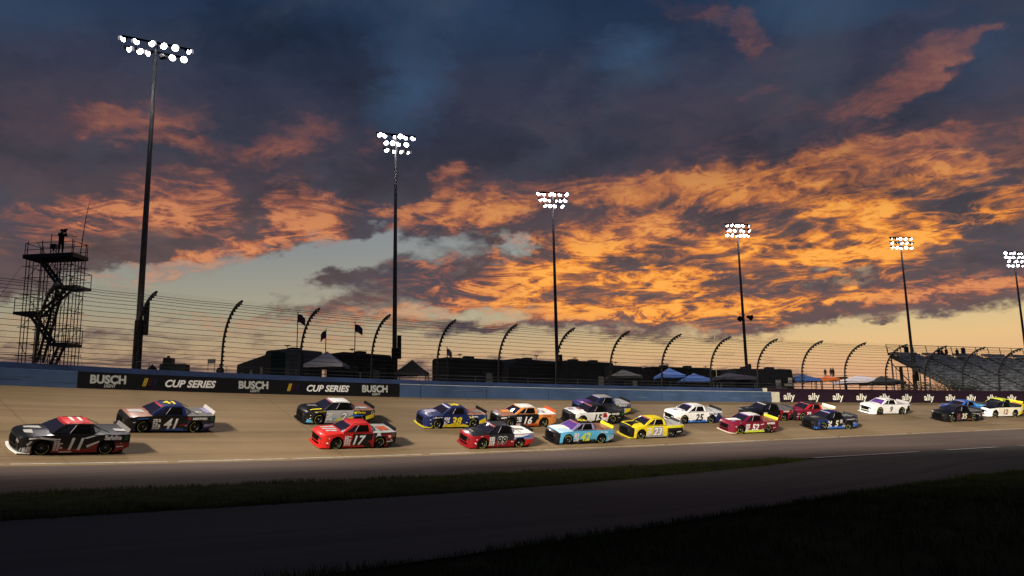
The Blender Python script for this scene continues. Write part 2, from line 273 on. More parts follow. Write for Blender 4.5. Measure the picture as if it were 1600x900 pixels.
def asphalt(name, col, col2, groove=None):
    """UV is (metres along the track, metres across it)"""
    global nt
    m = bpy.data.materials.new(name); m.use_nodes = True; nt = m.node_tree; b = nt.nodes['Principled BSDF']
    uv = nt.nodes.new('ShaderNodeUVMap').outputs[0]
    st = NOI(MAP(uv, sc=(.018, .9, 1)), 1.0, 6, .6)
    st2 = NOI(MAP(uv, (3, 5, 0), sc=(.06, 3.5, 1)), 1.0, 5, .65)
    pt = NOI(MAP(uv, (7, 1, 0), sc=(.10, .22, 1)), 1.0, 6, .6)
    gr = NOI(MAP(uv, sc=(9, 9, 1)), 1.0, 6, .7)
    f = M('ADD', M('ADD', M('MULTIPLY', M('SUBTRACT', st, .5), 2.8), M('MULTIPLY', M('SUBTRACT', st2, .5), 1.4)), M('ADD', M('MULTIPLY', M('SUBTRACT', pt, .5), 1.6), .5))
    c = MIX(M('MULTIPLY', f, 1.0, clamp=True), (*col, 1), (*col2, 1))
    # sealed seams along and across the paving lanes
    s_ = nt.nodes.new('ShaderNodeSeparateXYZ'); nt.links.new(uv, s_.inputs[0])
    wob = M('MULTIPLY', M('SUBTRACT', NOI(MAP(uv, sc=(.5, .5, 1)), 1.0, 3), .5), .3)
    sx = M('ABSOLUTE', M('SUBTRACT', M('FRACT', M('DIVIDE', M('ADD', s_.outputs[1], wob), 3.66)), .5))
    seam = M('LESS_THAN', sx, .010)
    sy = M('ABSOLUTE', M('SUBTRACT', M('FRACT', M('DIVIDE', M('ADD', s_.outputs[0], wob), 17.0)), .5))
    seam = M('MAXIMUM', seam, M('LESS_THAN', sy, .0022))
    c = MIX(M('MULTIPLY', seam, .45), c, (col[0]*.35, col[1]*.35, col[2]*.35, 1))
    g2 = M('ADD', M('MULTIPLY', gr, .5), .75)
    c = MIX(1.0, c, XYZ(g2, g2, g2), 'MULTIPLY')
    if groove:
        a = M('SUBTRACT', 1.0, M('MULTIPLY', SS(M('ABSOLUTE', M('SUBTRACT', M('ADD', s_.outputs[1], M('MULTIPLY', M('SUBTRACT', pt, .5), 2.5)), groove[0])), groove[1], .2), groove[2]))
        c = MIX(1.0, c, XYZ(a, a, a), 'MULTIPLY')
    nt.links.new(c, b.inputs['Base Color']); b.inputs['Roughness'].default_value = .82; b.inputs['Specular IOR Level'].default_value = .25
    bp = nt.nodes.new('ShaderNodeBump'); bp.inputs['Strength'].default_value = .25; bp.inputs['Distance'].default_value = .01
    nt.links.new(gr, bp.inputs['Height']); nt.links.new(bp.outputs[0], b.inputs['Normal'])
    return m
M_TRACK = asphalt('track_asphalt', (.165, .115, .064), (.235, .168, .096), (9.0, 2.6, .18))
M_APRON = asphalt('apron_asphalt', (.075, .055, .048), (.110, .080, .068))
M_ROAD = asphalt('road_asphalt', (.046, .044, .042), (.074, .070, .066))
M_GROUND = mat('dark_ground', (.022, .025, .010), .95, spec=.05, var=.5, vs=.6, bump=.6, bs=12)
M_EARTH = mat('berm_ground', (.04, .038, .026), .95, var=.4, vs=.4)
M_GRASS = mat('grass_blades', (.056, .066, .018), .9, spec=.08, var=.55, vs=.9)
M_SOD = mat('sod', (.030, .034, .012), .95, spec=.05, var=.5, vs=1.5, bump=.8, bs=18)
M_LINE = mat('line_paint', (.40, .38, .36), .6, var=.35, vs=2.2)
M_BLUE = mat('wall_blue', (.052, .092, .185), .45, var=.22, vs=.5)
M_BLUE2 = mat('wall_blue_dark', (.028, .050, .12), .5, var=.25, vs=.6)
M_BANNER = mat('banner_black', (.004, .004, .005), .45, var=.3, vs=1)
M_PURPLE = mat('banner_purple', (.017, .006, .015), .5, var=.2, vs=1)
M_CREAM = mat('cream_paint', (.62, .60, .46), .5, var=.1)
M_WHITE = mat('white_vinyl', (.78, .78, .76), .45)
M_ALLY = mat('ally_vinyl', (.85, .83, .72), .45)
M_GREYLET = mat('silver_vinyl', (.42, .44, .42), .45)
M_STEEL = mat('galvanised_steel', (.16, .16, .17), .45, metal=.7, var=.2)
M_DARKST = mat('dark_steel', (.007, .007, .008), .6, spec=.2, metal=.0, var=.2)
M_BLACK = mat('black', (.008, .008, .009), .5)
M_LAMP = mat('lamp_glow', (.9, .9, 1), .4, emit=(1.0, .93, 1.0), es=22.0)
M_CABLE = mat('cable', (.008, .008, .009), .6, spec=.2)



# ------------------------------------------------------------------ ground, track, apron, road
def ribbon(name, ss, offs, zf, m, dz=0.0, kind='structure', uvoff=0.0):
    vs, uv, fs = [], [], []
    for s in ss:
        for o in offs: vs.append(tp(s, o, zf(s, o)+dz)); uv.append((s, o))
    n = len(offs)
    for i in range(len(ss)-1):
        for j in range(n-1): fs.append((i*n+j, i*n+j+1, (i+1)*n+j+1, (i+1)*n+j))
    b = MB(); b.add(vs, fs); ob = b.build(name, m, uv=uv); 
    if kind: ob['kind'] = kind
    return ob
SR = list(np.arange(-62, 130, 2.0))+list(np.arange(130, 400, 10.0))
ribbon('race_track', SR, [.35, 3, 6, 9, 12, LINE], zbank, M_TRACK)
# painted line on the foot of the banking (worn, in strokes)
def line_strip(name, pts_a, pts_b):
    b = MB()
    for i in range(len(pts_a)-1): b.add([pts_a[i], pts_a[i+1], pts_b[i+1], pts_b[i]], [(0, 1, 2, 3)])
    return tag(b.build(name, M_LINE), kind='structure')
def seg_line(name, f, s0, s1, ln, gap, w=.13):
    b = MB(); s = s0
    while s < s1:
        L = ln*random.uniform(.7, 1.25); n = max(2, int(L/1.5))
        for i in range(n):
            a, c = s+L*i/n, s+L*(i+1)/n
            b.add([f(a, -w/2), f(c, -w/2), f(c, w/2), f(a, w/2)], [(0, 1, 2, 3)])
        s += L+gap*random.uniform(.6, 1.4)
    return tag(b.build(name, M_LINE), kind='structure')
seg_line('white_line', lambda s, w: bank(s, LINE-.25+w, .006), -60, 300, 9, .5, .085)
ribbon('line_skirt', SR, [LINE, LINE+.03], lambda s, o: zl(s)-(o-LINE)*.3, M_TRACK)
# apron: from the line down to the grass edge
GT = [(-34, -8), (-32, 5), (-28, 15), (-22, 21.8), (-15.9, 25.4), (-12.4, 26.6), (-8.8, 27.8), (-4.6, 29.3), (-.1, 31.6), (5.3, 34.9), (11.9, 39.0), (13.9, 40.3), (26.9, 49.8), (33.9, 54.9), (60, 74), (120, 110), (260, 190)]
def resample(pl, n):
    P = [Vector((*p[:2], 0)) for p in pl]; L = [0]
    for a, c in zip(P, P[1:]): L.append(L[-1]+(c-a).length)
    return [(float(np.interp(t, L, [p.x for p in P])), float(np.interp(t, L, [p.y for p in P]))) for t in np.linspace(0, L[-1], n)]
def smooth_pl(pl, n, k=5):
    a = np.array(resample(pl, n)); 
    for _ in range(k): a[1:-1] = (a[:-2]+a[1:-1]*2+a[2:])/4
    return [tuple(p) for p in a]
def near_s(x, y):
    i = int(np.argmin((_X-x)**2+(_Y-y)**2)); return float(_G[i]), float(math.hypot(_X[i]-x, _Y[i]-y))
GTs = smooth_pl(GT, 260, 12)
vs, uv, fs = [], [], []
for (x, y) in GTs:
    s, o = near_s(x, y)
    for k in range(5):
        u = k/4; oo = LINE+.03+(o-LINE-.03)*u
        p = tp(s, oo, 0); p.z = (zl(s)-.012)*(1-u)+.012*u
        if k == 4: p.x, p.y = x, y
        vs.append(p); uv.append((s, oo))
n = 5
for i in range(len(GTs)-1):
    for j in range(n-1): fs.append((i*n+j, i*n+j+1, (i+1)*n+j+1, (i+1)*n+j))
b = MB(); b.add(vs, fs); tag(b.build('apron', M_APRON, uv=uv), kind='structure')
GB = [(-40, -14), (-30, -2), (-22, 8), (-16, 13.8), (-10.6, 17.2), (-8.6, 18.4), (-6.1, 19.7), (-3.4, 21.3), (-.1, 23.5), (4.1, 27.5), (8.0, 31.6), (11.3, 35.4), (13.7, 39.0), (14.6, 40.6), (26.9, 49.75), (33.9, 54.85), (60, 73.9), (120, 109.8), (260, 189.5)]
LO = [(-30, -25), (-20, -8), (-12, 1.5), (-6, 7.2), (-2, 10.1), (-.1, 11.8), (2.1, 13.9), (5, 16.9), (10, 21.7), (16.6, 27.6), (30, 38), (60, 59), (120, 95), (260, 172)]
A, B_ = smooth_pl(GB, 260, 6), smooth_pl(LO, 260, 6)
# match road edges by nearest progress
vs, uv, fs = [], [], []
acc = 0
for i, (a, c) in enumerate(zip(A, B_)):
    if i: acc += math.hypot(a[0]-A[i-1][0], a[1]-A[i-1][1])
    for k in range(4):
        u = k/3; vs.append((a[0]*(1-u)+c[0]*u, a[1]*(1-u)+c[1]*u, .008)); uv.append((acc, 20+u*math.hypot(a[0]-c[0], a[1]-c[1])))
for i in range(259):
    for j in range(3): fs.append((i*4+j, i*4+j+1, (i+1)*4+j+1, (i+1)*4+j))
b = MB(); b.add(vs, fs); tag(b.build('access_road', M_ROAD, uv=uv), kind='structure')
# painted dashes where the road meets the apron
DL = [(x+.25, y-.4) for x, y in resample([g for g in GTs if g[0] > 13.4 and g[1] > 30], 90)]
b = MB()
i = 0
while i < 88:
    L = random.choice((2, 3, 3, 4))
    for j in range(i, min(i+L, 88)):
        a, c = Vector((*DL[j], .045)), Vector((*DL[j+1], .045)); d = (c-a).normalized(); nn = Vector((-d.y, d.x, 0))*.27
        b.add([a-nn, c-nn, c+nn, a+nn], [(0, 1, 2, 3)])
    i += L+random.choice((1, 1, 1))*(1 if random.random() < .8 else 2)
tag(b.build('pit_line', M_LINE), kind='structure')
# infield ground sheet and the higher ground outside the wall
b = MB(); b.add([(-3000, -3000, -.03), (3000, -3000, -.03), (3000, 3000, -.03), (-3000, 3000, -.03)], [(0, 1, 2, 3)]); tag(b.build('ground', M_GROUND), kind='structure')
ribbon('outer_ground', SR, [-3000, -600, -120, -60, -30, -12, -.75], lambda s, o: (zb(s)+.25) if o > -31 else 4.3, M_EARTH)

# grass: the tapering strip between apron and road, and the verge nearest the camera
def in_poly(x, y, P):
    c = False; j = len(P)-1
    for i in range(len(P)):
        if (P[i][1] > y) != (P[j][1] > y) and x < (P[j][0]-P[i][0])*(y-P[i][1])/(P[j][1]-P[i][1])+P[i][0]: c = not c
        j = i
    return c
cut = [p for p in GTs if p[0] < 13.6 and p[1] > 0]; cutb = [p for p in A if p[0] < 13.9 and p[1] > -3]
poly = cut+cutb[::-1]
b = MB()
m_ = 90; ca, cb_ = resample(cut, m_), resample(cutb, m_)
for i in range(m_-1):
    for k in range(4):
        q = []
        for (ii, u) in ((i, k/4), (i+1, k/4), (i+1, (k+1)/4), (i, (k+1)/4)):
            x = ca[ii][0]*(1-u)+cb_[ii][0]*u; y = ca[ii][1]*(1-u)+cb_[ii][1]*u
            q.append((x, y, .03+.035*math.sin(PI*u)+.02*mnoise.noise(Vector((x*.7, y*.7, 0)))*(1 if 0 < u < 1 else 0)))
        b.add(q, [(0, 1, 2, 3)])
tag(b.build('grass_verge', M_SOD), kind='structure')
def blades(name, n, sampler, hmin, hmax, wd, zf=0.02):
    rnd = random.Random(5); vs = []; fs = []
    while n > 0:
        p = sampler(rnd)
        if p is None: continue
        n -= 1; x, y = p; dn = mnoise.noise(Vector((x*.55, y*.55, 3)))
        for _ in range(3):
            h = rnd.uniform(hmin, hmax)*(1+.9*max(dn, -.6)); a = rnd.uniform(0, 2*PI); w = wd*rnd.uniform(.6, 1.3)
            bx, by = x+rnd.uniform(-.1, .1), y+rnd.uniform(-.1, .1); ln = rnd.uniform(.1, .6)*h; t = rnd.uniform(0, 2*PI)
            i = len(vs); vs += [(bx-w*math.cos(a), by-w*math.sin(a), zf-.03), (bx+w*math.cos(a), by+w*math.sin(a), zf-.03), (bx+ln*math.cos(t), by+ln*math.sin(t), zf+h)]
            fs.append((i, i+1, i+2))
    b = MB(); b.v = vs; b.f = fs; b.m = [0]*len(fs); return tag(b.build(name, M_GRASS), kind='stuff')
def samp_strip(r):
    if r.random() < .35:      # thicker along the edges
        e = r.choice((ca, cb_)); i = r.randrange(m_-1); u = r.random()
        return e[i][0]*(1-u)+e[i+1][0]*u+r.gauss(0, .13), e[i][1]*(1-u)+e[i+1][1]*u+r.gauss(0, .13)
    i = r.randrange(m_-1); u = r.random(); k = r.random()
    return tuple((ca[i][d]*(1-u)+ca[i+1][d]*u)*(1-k)+(cb_[i][d]*(1-u)+cb_[i+1][d]*u)*k for d in (0, 1))
blades('grass', 16000, samp_strip, .05, .15, .012)
def samp_low(r):
    i = 24+int(r.random()**1.5*90); a, c = B_[i], B_[i+1]; u = r.random(); d = Vector((c[0]-a[0], c[1]-a[1])).normalized(); q = r.random()**1.8*16-.1
    return a[0]*(1-u)+c[0]*u+d.y*q, a[1]*(1-u)+c[1]*u-d.x*q
blades('verge_grass', 45000, samp_low, .04, .12, .010, 0.0)

# ------------------------------------------------------------------ wall, safety barrier, banners
def extr(name, s0, s1, prof, m, parent=None, step=1.5, base=zb, dz=0.0):
    """sweep a closed (offset, height) profile along the wall curve"""
    n = max(2, int((s1-s0)/step)+1); ss = np.linspace(s0, s1, n); k = len(prof); b = MB(); vs = []; fs = []
    for s in ss:
        for o, h in prof: vs.append(tp(s, o, base(s)+h+dz))
    for i in range(n-1):
        for j in range(k):
            j2 = (j+1) % k; fs.append((i*k+j, i*k+j2, (i+1)*k+j2, (i+1)*k+j))
    fs.append(tuple(range(k))); fs.append(tuple(reversed(range((n-1)*k, n*k))))
    b.add(vs, fs); return b.build(name, m, parent)
wall = extr('retaining_wall', -60, 58.3, [(-.12, -.6), (.18, -.6), (.18, WH), (-.12, WH)], M_BLUE2)
tag(wall, 'tall dark blue concrete wall along the outside of the banked track', 'wall')
wallp = extr('retaining_wall', 58.85, 330, [(-.12, -.6), (.18, -.6), (.18, WH), (-.12, WH)], M_PURPLE)
tag(wallp, 'dark purple upper wall under the fence in front of the grandstand', 'wall')
extr('wall_end_block', 58.3, 58.85, [(-.13, -.6), (.19, -.6), (.19, WH+.01), (-.13, WH+.01)], M_CREAM, wall)
FB = 1.02
bar_ = extr('safety_barrier', -60, 59.0, [(.24, -.3), (.60, -.3), (.62, FB-.03), (.58, FB), (.24, FB)], M_BLUE)
tag(bar_, 'light blue steel safety barrier between the black banners and the purple ones', 'barrier')
cap = extr('top_rail', 19.6, 59.0, [(.565, FB+.002), (.615, FB-.02), (.62, FB+.02), (.57, FB+.03)], M_GREYLET, bar_)  # silver strip paints in the highlight line along the barrier's top edge
for s in np.arange(-58, 58, 6.1):
    if -3.6 < s < 19.5: continue
    b = MB(); b.add([tp(s, .628, zb(s)+.03), tp(s+.05, .628, zb(s+.05)+.03), tp(s+.05, .640, zb(s+.05)+FB-.05), tp(s, .640, zb(s)+FB-.05)], [(0, 1, 2, 3)])
    b.build('joint_seam', M_BLUE2, bar_)
barp = extr('safety_barrier', 60.0, 330, [(.24, -.3), (.60, -.3), (.62, FB-.03), (.58, FB), (.24, FB)], M_PURPLE)
tag(barp, 'dark purple safety barrier printed with the repeated word ally', 'barrier')
extr('barrier_end_block', 59.0, 60.0, [(.23, -.3), (.62, -.3), (.64, FB), (.23, FB)], M_CREAM, bar_)
rs = random.Random(11)
for k in range(26):      # long black scrapes where trucks brushed the barrier
    s0 = rs.choice((rs.uniform(-12, -5), rs.uniform(20, 57), rs.uniform(20, 57))); L_ = rs.uniform(.6, 3.2); h0 = rs.uniform(.25, .75); b = MB(); n_ = 5; hh = rs.uniform(.012, .04)
    q = []
    for i in range(n_): q += [tp(s0+L_*i/(n_-1), .626+.02*h0, zb(s0)+h0+.01*math.sin(i)), tp(s0+L_*i/(n_-1), .626+.02*h0, zb(s0)+h0+hh*math.sin(PI*(i+.3)/n_))]
    b.add(q, [(2*i, 2*i+2, 2*i+3, 2*i+1) for i in range(n_-1)]); b.build('tyre_scrape', mat('scrape', (.03, .035, .05), .8) if rs.random() < .6 else mat('scuff', (.22, .26, .33), .7), bar_)
# black banner panel on the barrier
def face(s, h): return tp(s, .606+.02*h/FB, zb(s)+h)
ban = extr('banner', -3.5, 19.5, [(.60, .0), (.628, .0), (.648, FB+.01), (.60, FB+.01)], M_BANNER)
tag(ban, 'long black advertising banner on the blue barrier with white beer and series lettering', 'banner')
# text as mesh outlines
_tc = {}
def text_mesh(txt, size=1.0, bold=.02, shear=0.0, spacing=1.0):
    k = (txt, size, bold, shear, spacing)
    if k in _tc: return _tc[k]
    c = bpy.data.curves.new('t', 'FONT'); c.body = txt; c.size = size; c.offset = bold*size; c.shear = shear; c.align_x = 'CENTER'; c.align_y = 'CENTER'
    c.space_character = spacing; c.resolution_u = 3
    o = bpy.data.objects.new('t', c); COL.objects.link(o); bpy.context.view_layer.update()
    dg = bpy.context.evaluated_depsgraph_get(); me = o.evaluated_get(dg).to_mesh()
    vs = [(v.co.x, v.co.y) for v in me.vertices]; fs = [tuple(p.vertices) for p in me.polygons]
    o.evaluated_get(dg).to_mesh_clear(); bpy.data.objects.remove(o)
    _tc[k] = (vs, fs); return _tc[k]
def wall_text(txt, s, h, H, m, name='lettering', parent=None, bold=.02, shear=0.0, wid=1.0, lift=.03, label=None):
    vs, fs = text_mesh(txt, 1.0, bold, shear)
    ys = [v[1] for v in vs]; k = H/(max(ys)-min(ys)); yc = (max(ys)+min(ys))/2; b = MB()
    b.add([tp(s+x*k*wid, .63+lift, zb(s)+h+(y-yc)*k) for x, y in vs], fs)
    o = b.build(name, m, parent)
    if label: o['label'] = label
    return o
for s in (-1.7, 7.9, 17.4):
    wall_text('BUSCH', s, .60, .56, M_GREYLET, parent=ban, bold=.045, wid=.98)
    wall_text('LIGHT', s+.1, .20, .21, M_GREYLET, parent=ban, bold=.03, shear=.2, wid=.9)
for s in (1.0, 11.0):
    for i, c in enumerate(((.55, .40, .03), (.022, .002, .003), (.004, .006, .022))):
        for q in range(3 if i == 0 else 1):
            w = .05 if i == 0 else .26; x0 = s-.62+i*.3+q*.085; b = MB()
            b.add([tp(x0, .66, zb(s)+.26), tp(x0+w, .66, zb(s)+.26), tp(x0+w+.16, .66, zb(s)+.80), tp(x0+.16, .66, zb(s)+.80)], [(0, 1, 2, 3)])
            b.build('colour_bar', mat('bar%d' % i, c, .5), ban)
for s in (3.45, 13.5):
    wall_text('CUP SERIES', s, .52, .50, M_WHITE, parent=ban, bold=.035, shear=.28, wid=1.04)
for k, s in enumerate(np.arange(61.2, 150, 3.235)):
    wall_text('ally', s, .49, .90, M_ALLY, parent=barp, bold=.022, wid=1.18)

# handrail on the walkway behind the wall
b = MB(); hr = empty('handrail', tp(0, -.9, zb(0)), label='thin grey pipe handrail running behind the blue wall', cat='handrail')
inv = hr.matrix_basis.inverted()
def walltop(s, off, h): return tp(s, off, zb(s)+h)-hr.location
for h in (1.98, 1.7):
    b = MB(); b.tube([walltop(s, -1.3, h) for s in np.arange(-9, 86, 2.5)], .022, 5); b.build('rail', M_STEEL, hr)
for s in np.arange(-9, 86, 5.2):
    b = MB(); b.tube([walltop(s, -1.3, .2), walltop(s, -1.3, 1.98)], .022, 5); b.build('upright', M_STEEL, hr)

# ------------------------------------------------------------------ catch fence
HF, OV = 4.64, 3.39
def fprof(t):      # t in 0..1 from wall top to overhanging tip -> (offset, height)
    if t < .28: return .0+.10*t/.28, t/.28*1.45
    a = (t-.28)/.72*PI/2*.96
    return .10+(OV-.1)*(1-math.cos(a))/(1-math.cos(PI/2*.96)), 1.45+(HF-1.45)*math.sin(a)/math.sin(PI/2*.96)
fen = empty('catch_fence', tp(0, 0, zb(0)+WH), label='tall debris catch fence curving inward above the track wall', cat='fence')
FL = fen.location.copy()
SP = 5.784
pb = MB()
for i in range(-3, 34):
    s = i*SP; t = heading(s); b = MB()
    pts = [tp(s, fprof(q)[0], zb(s)+WH+fprof(q)[1]-.02)-FL for q in np.linspace(0, 1, 15)]
    pts = [tp(s, 0.0, zb(s)+WH-.5)-FL]+pts
    b.tube(pts, .085, 8)
    for q in np.linspace(.05, .97, 17):
        o, h = fprof(q); o2, h2 = fprof(min(q+.02, 1)); n_ = Vector((h2-h, -(o2-o))).normalized() if q < .97 else Vector((0, -1))
        p = tp(s, o+n_.x*.05, zb(s)+WH+h+n_.y*.05)-FL; p2 = tp(s, o+n_.x*.24, zb(s)+WH+h+n_.y*.24)-FL
        b.bar(p, p2, .15, .11)
    b.build('post', M_DARKST, fen)
SC = [i*SP for i in range(-3, 34)]
SC = sorted(SC+[s+SP/2 for s in SC[:-1]])
for q in np.linspace(.05, .97, 17):
    o, h = fprof(q); o2, h2 = fprof(min(q+.02, 1)); n_ = Vector((h2-h, -(o2-o))); n_ = n_.normalized() if n_.length > 1e-4 else Vector((0, -1))
    b = MB(); pts = []
    for k, s in enumerate(SC):
        sag = -.035 if k % 2 else 0
        pts.append(tp(s, o+n_.x*.22, zb(s)+WH+h+n_.y*.22+sag)-FL)
    b.tube(pts, .015, 4); b.build('cable', M_CABLE, fen)
# woven mesh
m = bpy.data.materials.new('chain_link'); m.use_nodes = True; nt = m.node_tree; pr = nt.nodes['Principled BSDF']
pr.inputs['Base Color'].default_value = (.02, .02, .022, 1); pr.inputs['Roughness'].default_value = .6
uvn = nt.nodes.new('ShaderNodeUVMap').outputs[0]
sx = nt.nodes.new('ShaderNodeSeparateXYZ'); nt.links.new(uvn, sx.inputs[0])
c1 = M('ABSOLUTE', M('SUBTRACT', M('FRACT', M('MULTIPLY', M('ADD', sx.outputs[0], sx.outputs[1]), 11.0)), .5))
c2 = M('ABSOLUTE', M('SUBTRACT', M('FRACT', M('MULTIPLY', M('SUBTRACT', sx.outputs[0], sx.outputs[1]), 11.0)), .5))
al = M('MAXIMUM', M('LESS_THAN', c1, .018), M('LESS_THAN', c2, .018))
tr = nt.nodes.new('ShaderNodeBsdfTransparent'); mx = nt.nodes.new('ShaderNodeMixShader'); nt.links.new(al, mx.inputs[0]); nt.links.new(tr.outputs[0], mx.inputs[1]); nt.links.new(pr.outputs[0], mx.inputs[2])
nt.links.new(mx.outputs[0], nt.nodes['Material Output'].inputs[0])
M_MESH = m
vs, uv, fs = [], [], []
qs = np.linspace(0, 1, 15); sm = np.arange(-3*SP, 33*SP, SP/2)
arc = [0]
for a, c in zip(qs, qs[1:]): arc.append(arc[-1]+math.hypot(*(np.array(fprof(c))-np.array(fprof(a)))))
for s in sm:
    for q, L in zip(qs, arc):
        o, h = fprof(q); vs.append(tp(s, o+.1, zb(s)+WH+h)-FL); uv.append((s, L))
n = 15
for i in range(len(sm)-1):
    for j in range(n-1): fs.append((i*n+j, i*n+j+1, (i+1)*n+j+1, (i+1)*n+j))
b = MB(); b.add(vs, fs); b.build('wire_mesh', M_MESH, fen, uv=uv)

# ------------------------------------------------------------------ ground height outside the wall
def gz(x, y):
    s, d = near_s(x, y); h = zb(s)+.25
    return h if d < 30 else h+(4.3-h)*min((d-30)/30, 1)

# ------------------------------------------------------------------ light poles
def head_angle(x, y):
    s, d = near_s(x, y); return heading(s)
M_POLE = mat('pole_galvanised', (.10, .10, .10), .6, spec=.3, var=.2)
def light_pole(x, y, h, rows, label, unlit=None, speakers=0, beams=(), spacing=.92):
    g = gz(x, y)-.1; th = head_angle(x, y)
    root = empty('light_pole', (x, y, g), th-.22, label=label, cat='light pole', group='floodlight poles behind the fence')
    H = h-g; b = MB(); b.tube([(0, 0, 0), (0, 0, H*.5), (0, 0, H-.1)], [.24, .19, .11], 12); b.build('pole', M_POLE, root, smooth=True)
    b = MB(); b.tube([(0, 0, 0), (0, 0, H*.19)], [.31, .29], 12); b.build('pole_sleeve', M_DARKST, root)
    b = MB(); b.box((.42, -.1, H*.19+.1), (.34, .34, 2.2)); b.build('ballast_box', M_DARKST, root)
    nn = 0
    for r, (cnt, wid) in enumerate(rows):
        z = H-r*.74; b = MB(); b.bar((-wid/2-.2, 0, z), (wid/2+.2, 0, z), .10, .12); b.build('crossarm', M_DARKST, root)
        for i in range(cnt):
            px = -wid/2+wid*i/max(cnt-1, 1); nn += 1
            if abs(px) < .15 and cnt % 2 and r: px += 0
            yaw = random.choice((-1.15, -.8, -.3, .1, .5, 1.0))+random.uniform(-.15, .15); down = random.uniform(.38, .70)
            d = Vector((math.sin(yaw)*math.cos(down), -math.cos(yaw)*math.cos(down), -math.sin(down)))
            q = d.to_track_quat('X', 'Z'); M4 = Matrix.Translation((px, -.12, z-.18)) @ q.to_matrix().to_4x4()
            if unlit == nn: M4 = Matrix.Translation((px, -.1, z-.22)) @ Vector((.3, -.5, -.8)).to_track_quat('X', 'Z').to_matrix().to_4x4()
            b = MB(); b.lathe([(-.20, .02), (-.18, .09), (-.02, .12), (.09, .21), (.21, .245), (.215, .23), (.10, .20)], M4, 14)
            b.tube([M4 @ Vector((-.15, 0, 0)), Vector((px, 0, z))], .03, 5)
            vis = []
            for k in range(8):      # half visor over the top of the reflector
                t = -PI*.5+PI*k/7+PI/2
                for a_ in (.19, .44): vis.append(M4 @ Vector((a_, .25*math.cos(t), .25*math.sin(t))))
            b.add(vis, [(2*k, 2*k+1, 2*k+3, 2*k+2) for k in range(7)])
            fl = b.build('floodlight', M_DARKST if unlit != nn else M_STEEL, root)
            b = MB(); ring = [M4 @ Vector((.205, .228*math.cos(2*PI*k/14), .228*math.sin(2*PI*k/14))) for k in range(14)]; c = M4 @ Vector((.225, 0, 0))
            b.add(ring+[c], [(k, (k+1) % 14, 14) for k in range(14)])
            b.build('lens', M_LAMP if unlit != nn else M_BLACK, fl)
    for k in range(speakers):
        zz = H*(.50-k*.02); b = MB(); M4 = Matrix.Translation((-.55 if k else .75, -.3, zz-.4*(1-k))) @ Vector((.6 if not k else -.5, -.7, -.35)).to_track_quat('X', 'Z').to_matrix().to_4x4()
        b.lathe([(-.35, .05), (-.35, .18), (0, .25), (.45, .48), (.46, .42), (.1, .2), (.1, .01)], M4, 4); b.bar((0, 0, zz), M4 @ Vector((-.2, 0, 0)), .08)
        b.build('loudspeaker', M_BLACK, root)
    return root
LP = [((-26.0, 55.7), [(6, 4.2), (6, 3.9)], 'light pole nearest the camera, left of the others, carrying two rows of lamps', 10, 0),
      ((-11.1, 75.4), [(6, 3.5), (4, 2.1), (4, 2.1)], 'second light pole from the left, a wide lamp row over two narrow ones', None, 0),
      ((5.2, 96.1), [(6, 3.4), (6, 3.4), (4, 2.2)], 'third light pole from the left, rising above the dark motorhomes', None, 0),
      ((32.7, 113.6), [(6, 3.3), (6, 3.3), (6, 3.3)], 'fourth light pole from the left with two loudspeakers halfway up', None, 2),
      ((61.2, 124.0), [(5, 3.3), (5, 3.3), (5, 3.3)], 'fifth light pole from the left in front of the grandstand', None, 0),
      ((86.8, 136.8), [(5, 3.0), (5, 3.0), (4, 2.4), (4, 2.4)], 'rightmost light pole at the edge of the photo above the grandstand', None, 1)]
for (xy, rows, lab, un, spk) in LP: light_pole(*xy, 28.75+EYE, rows, lab, un, spk)

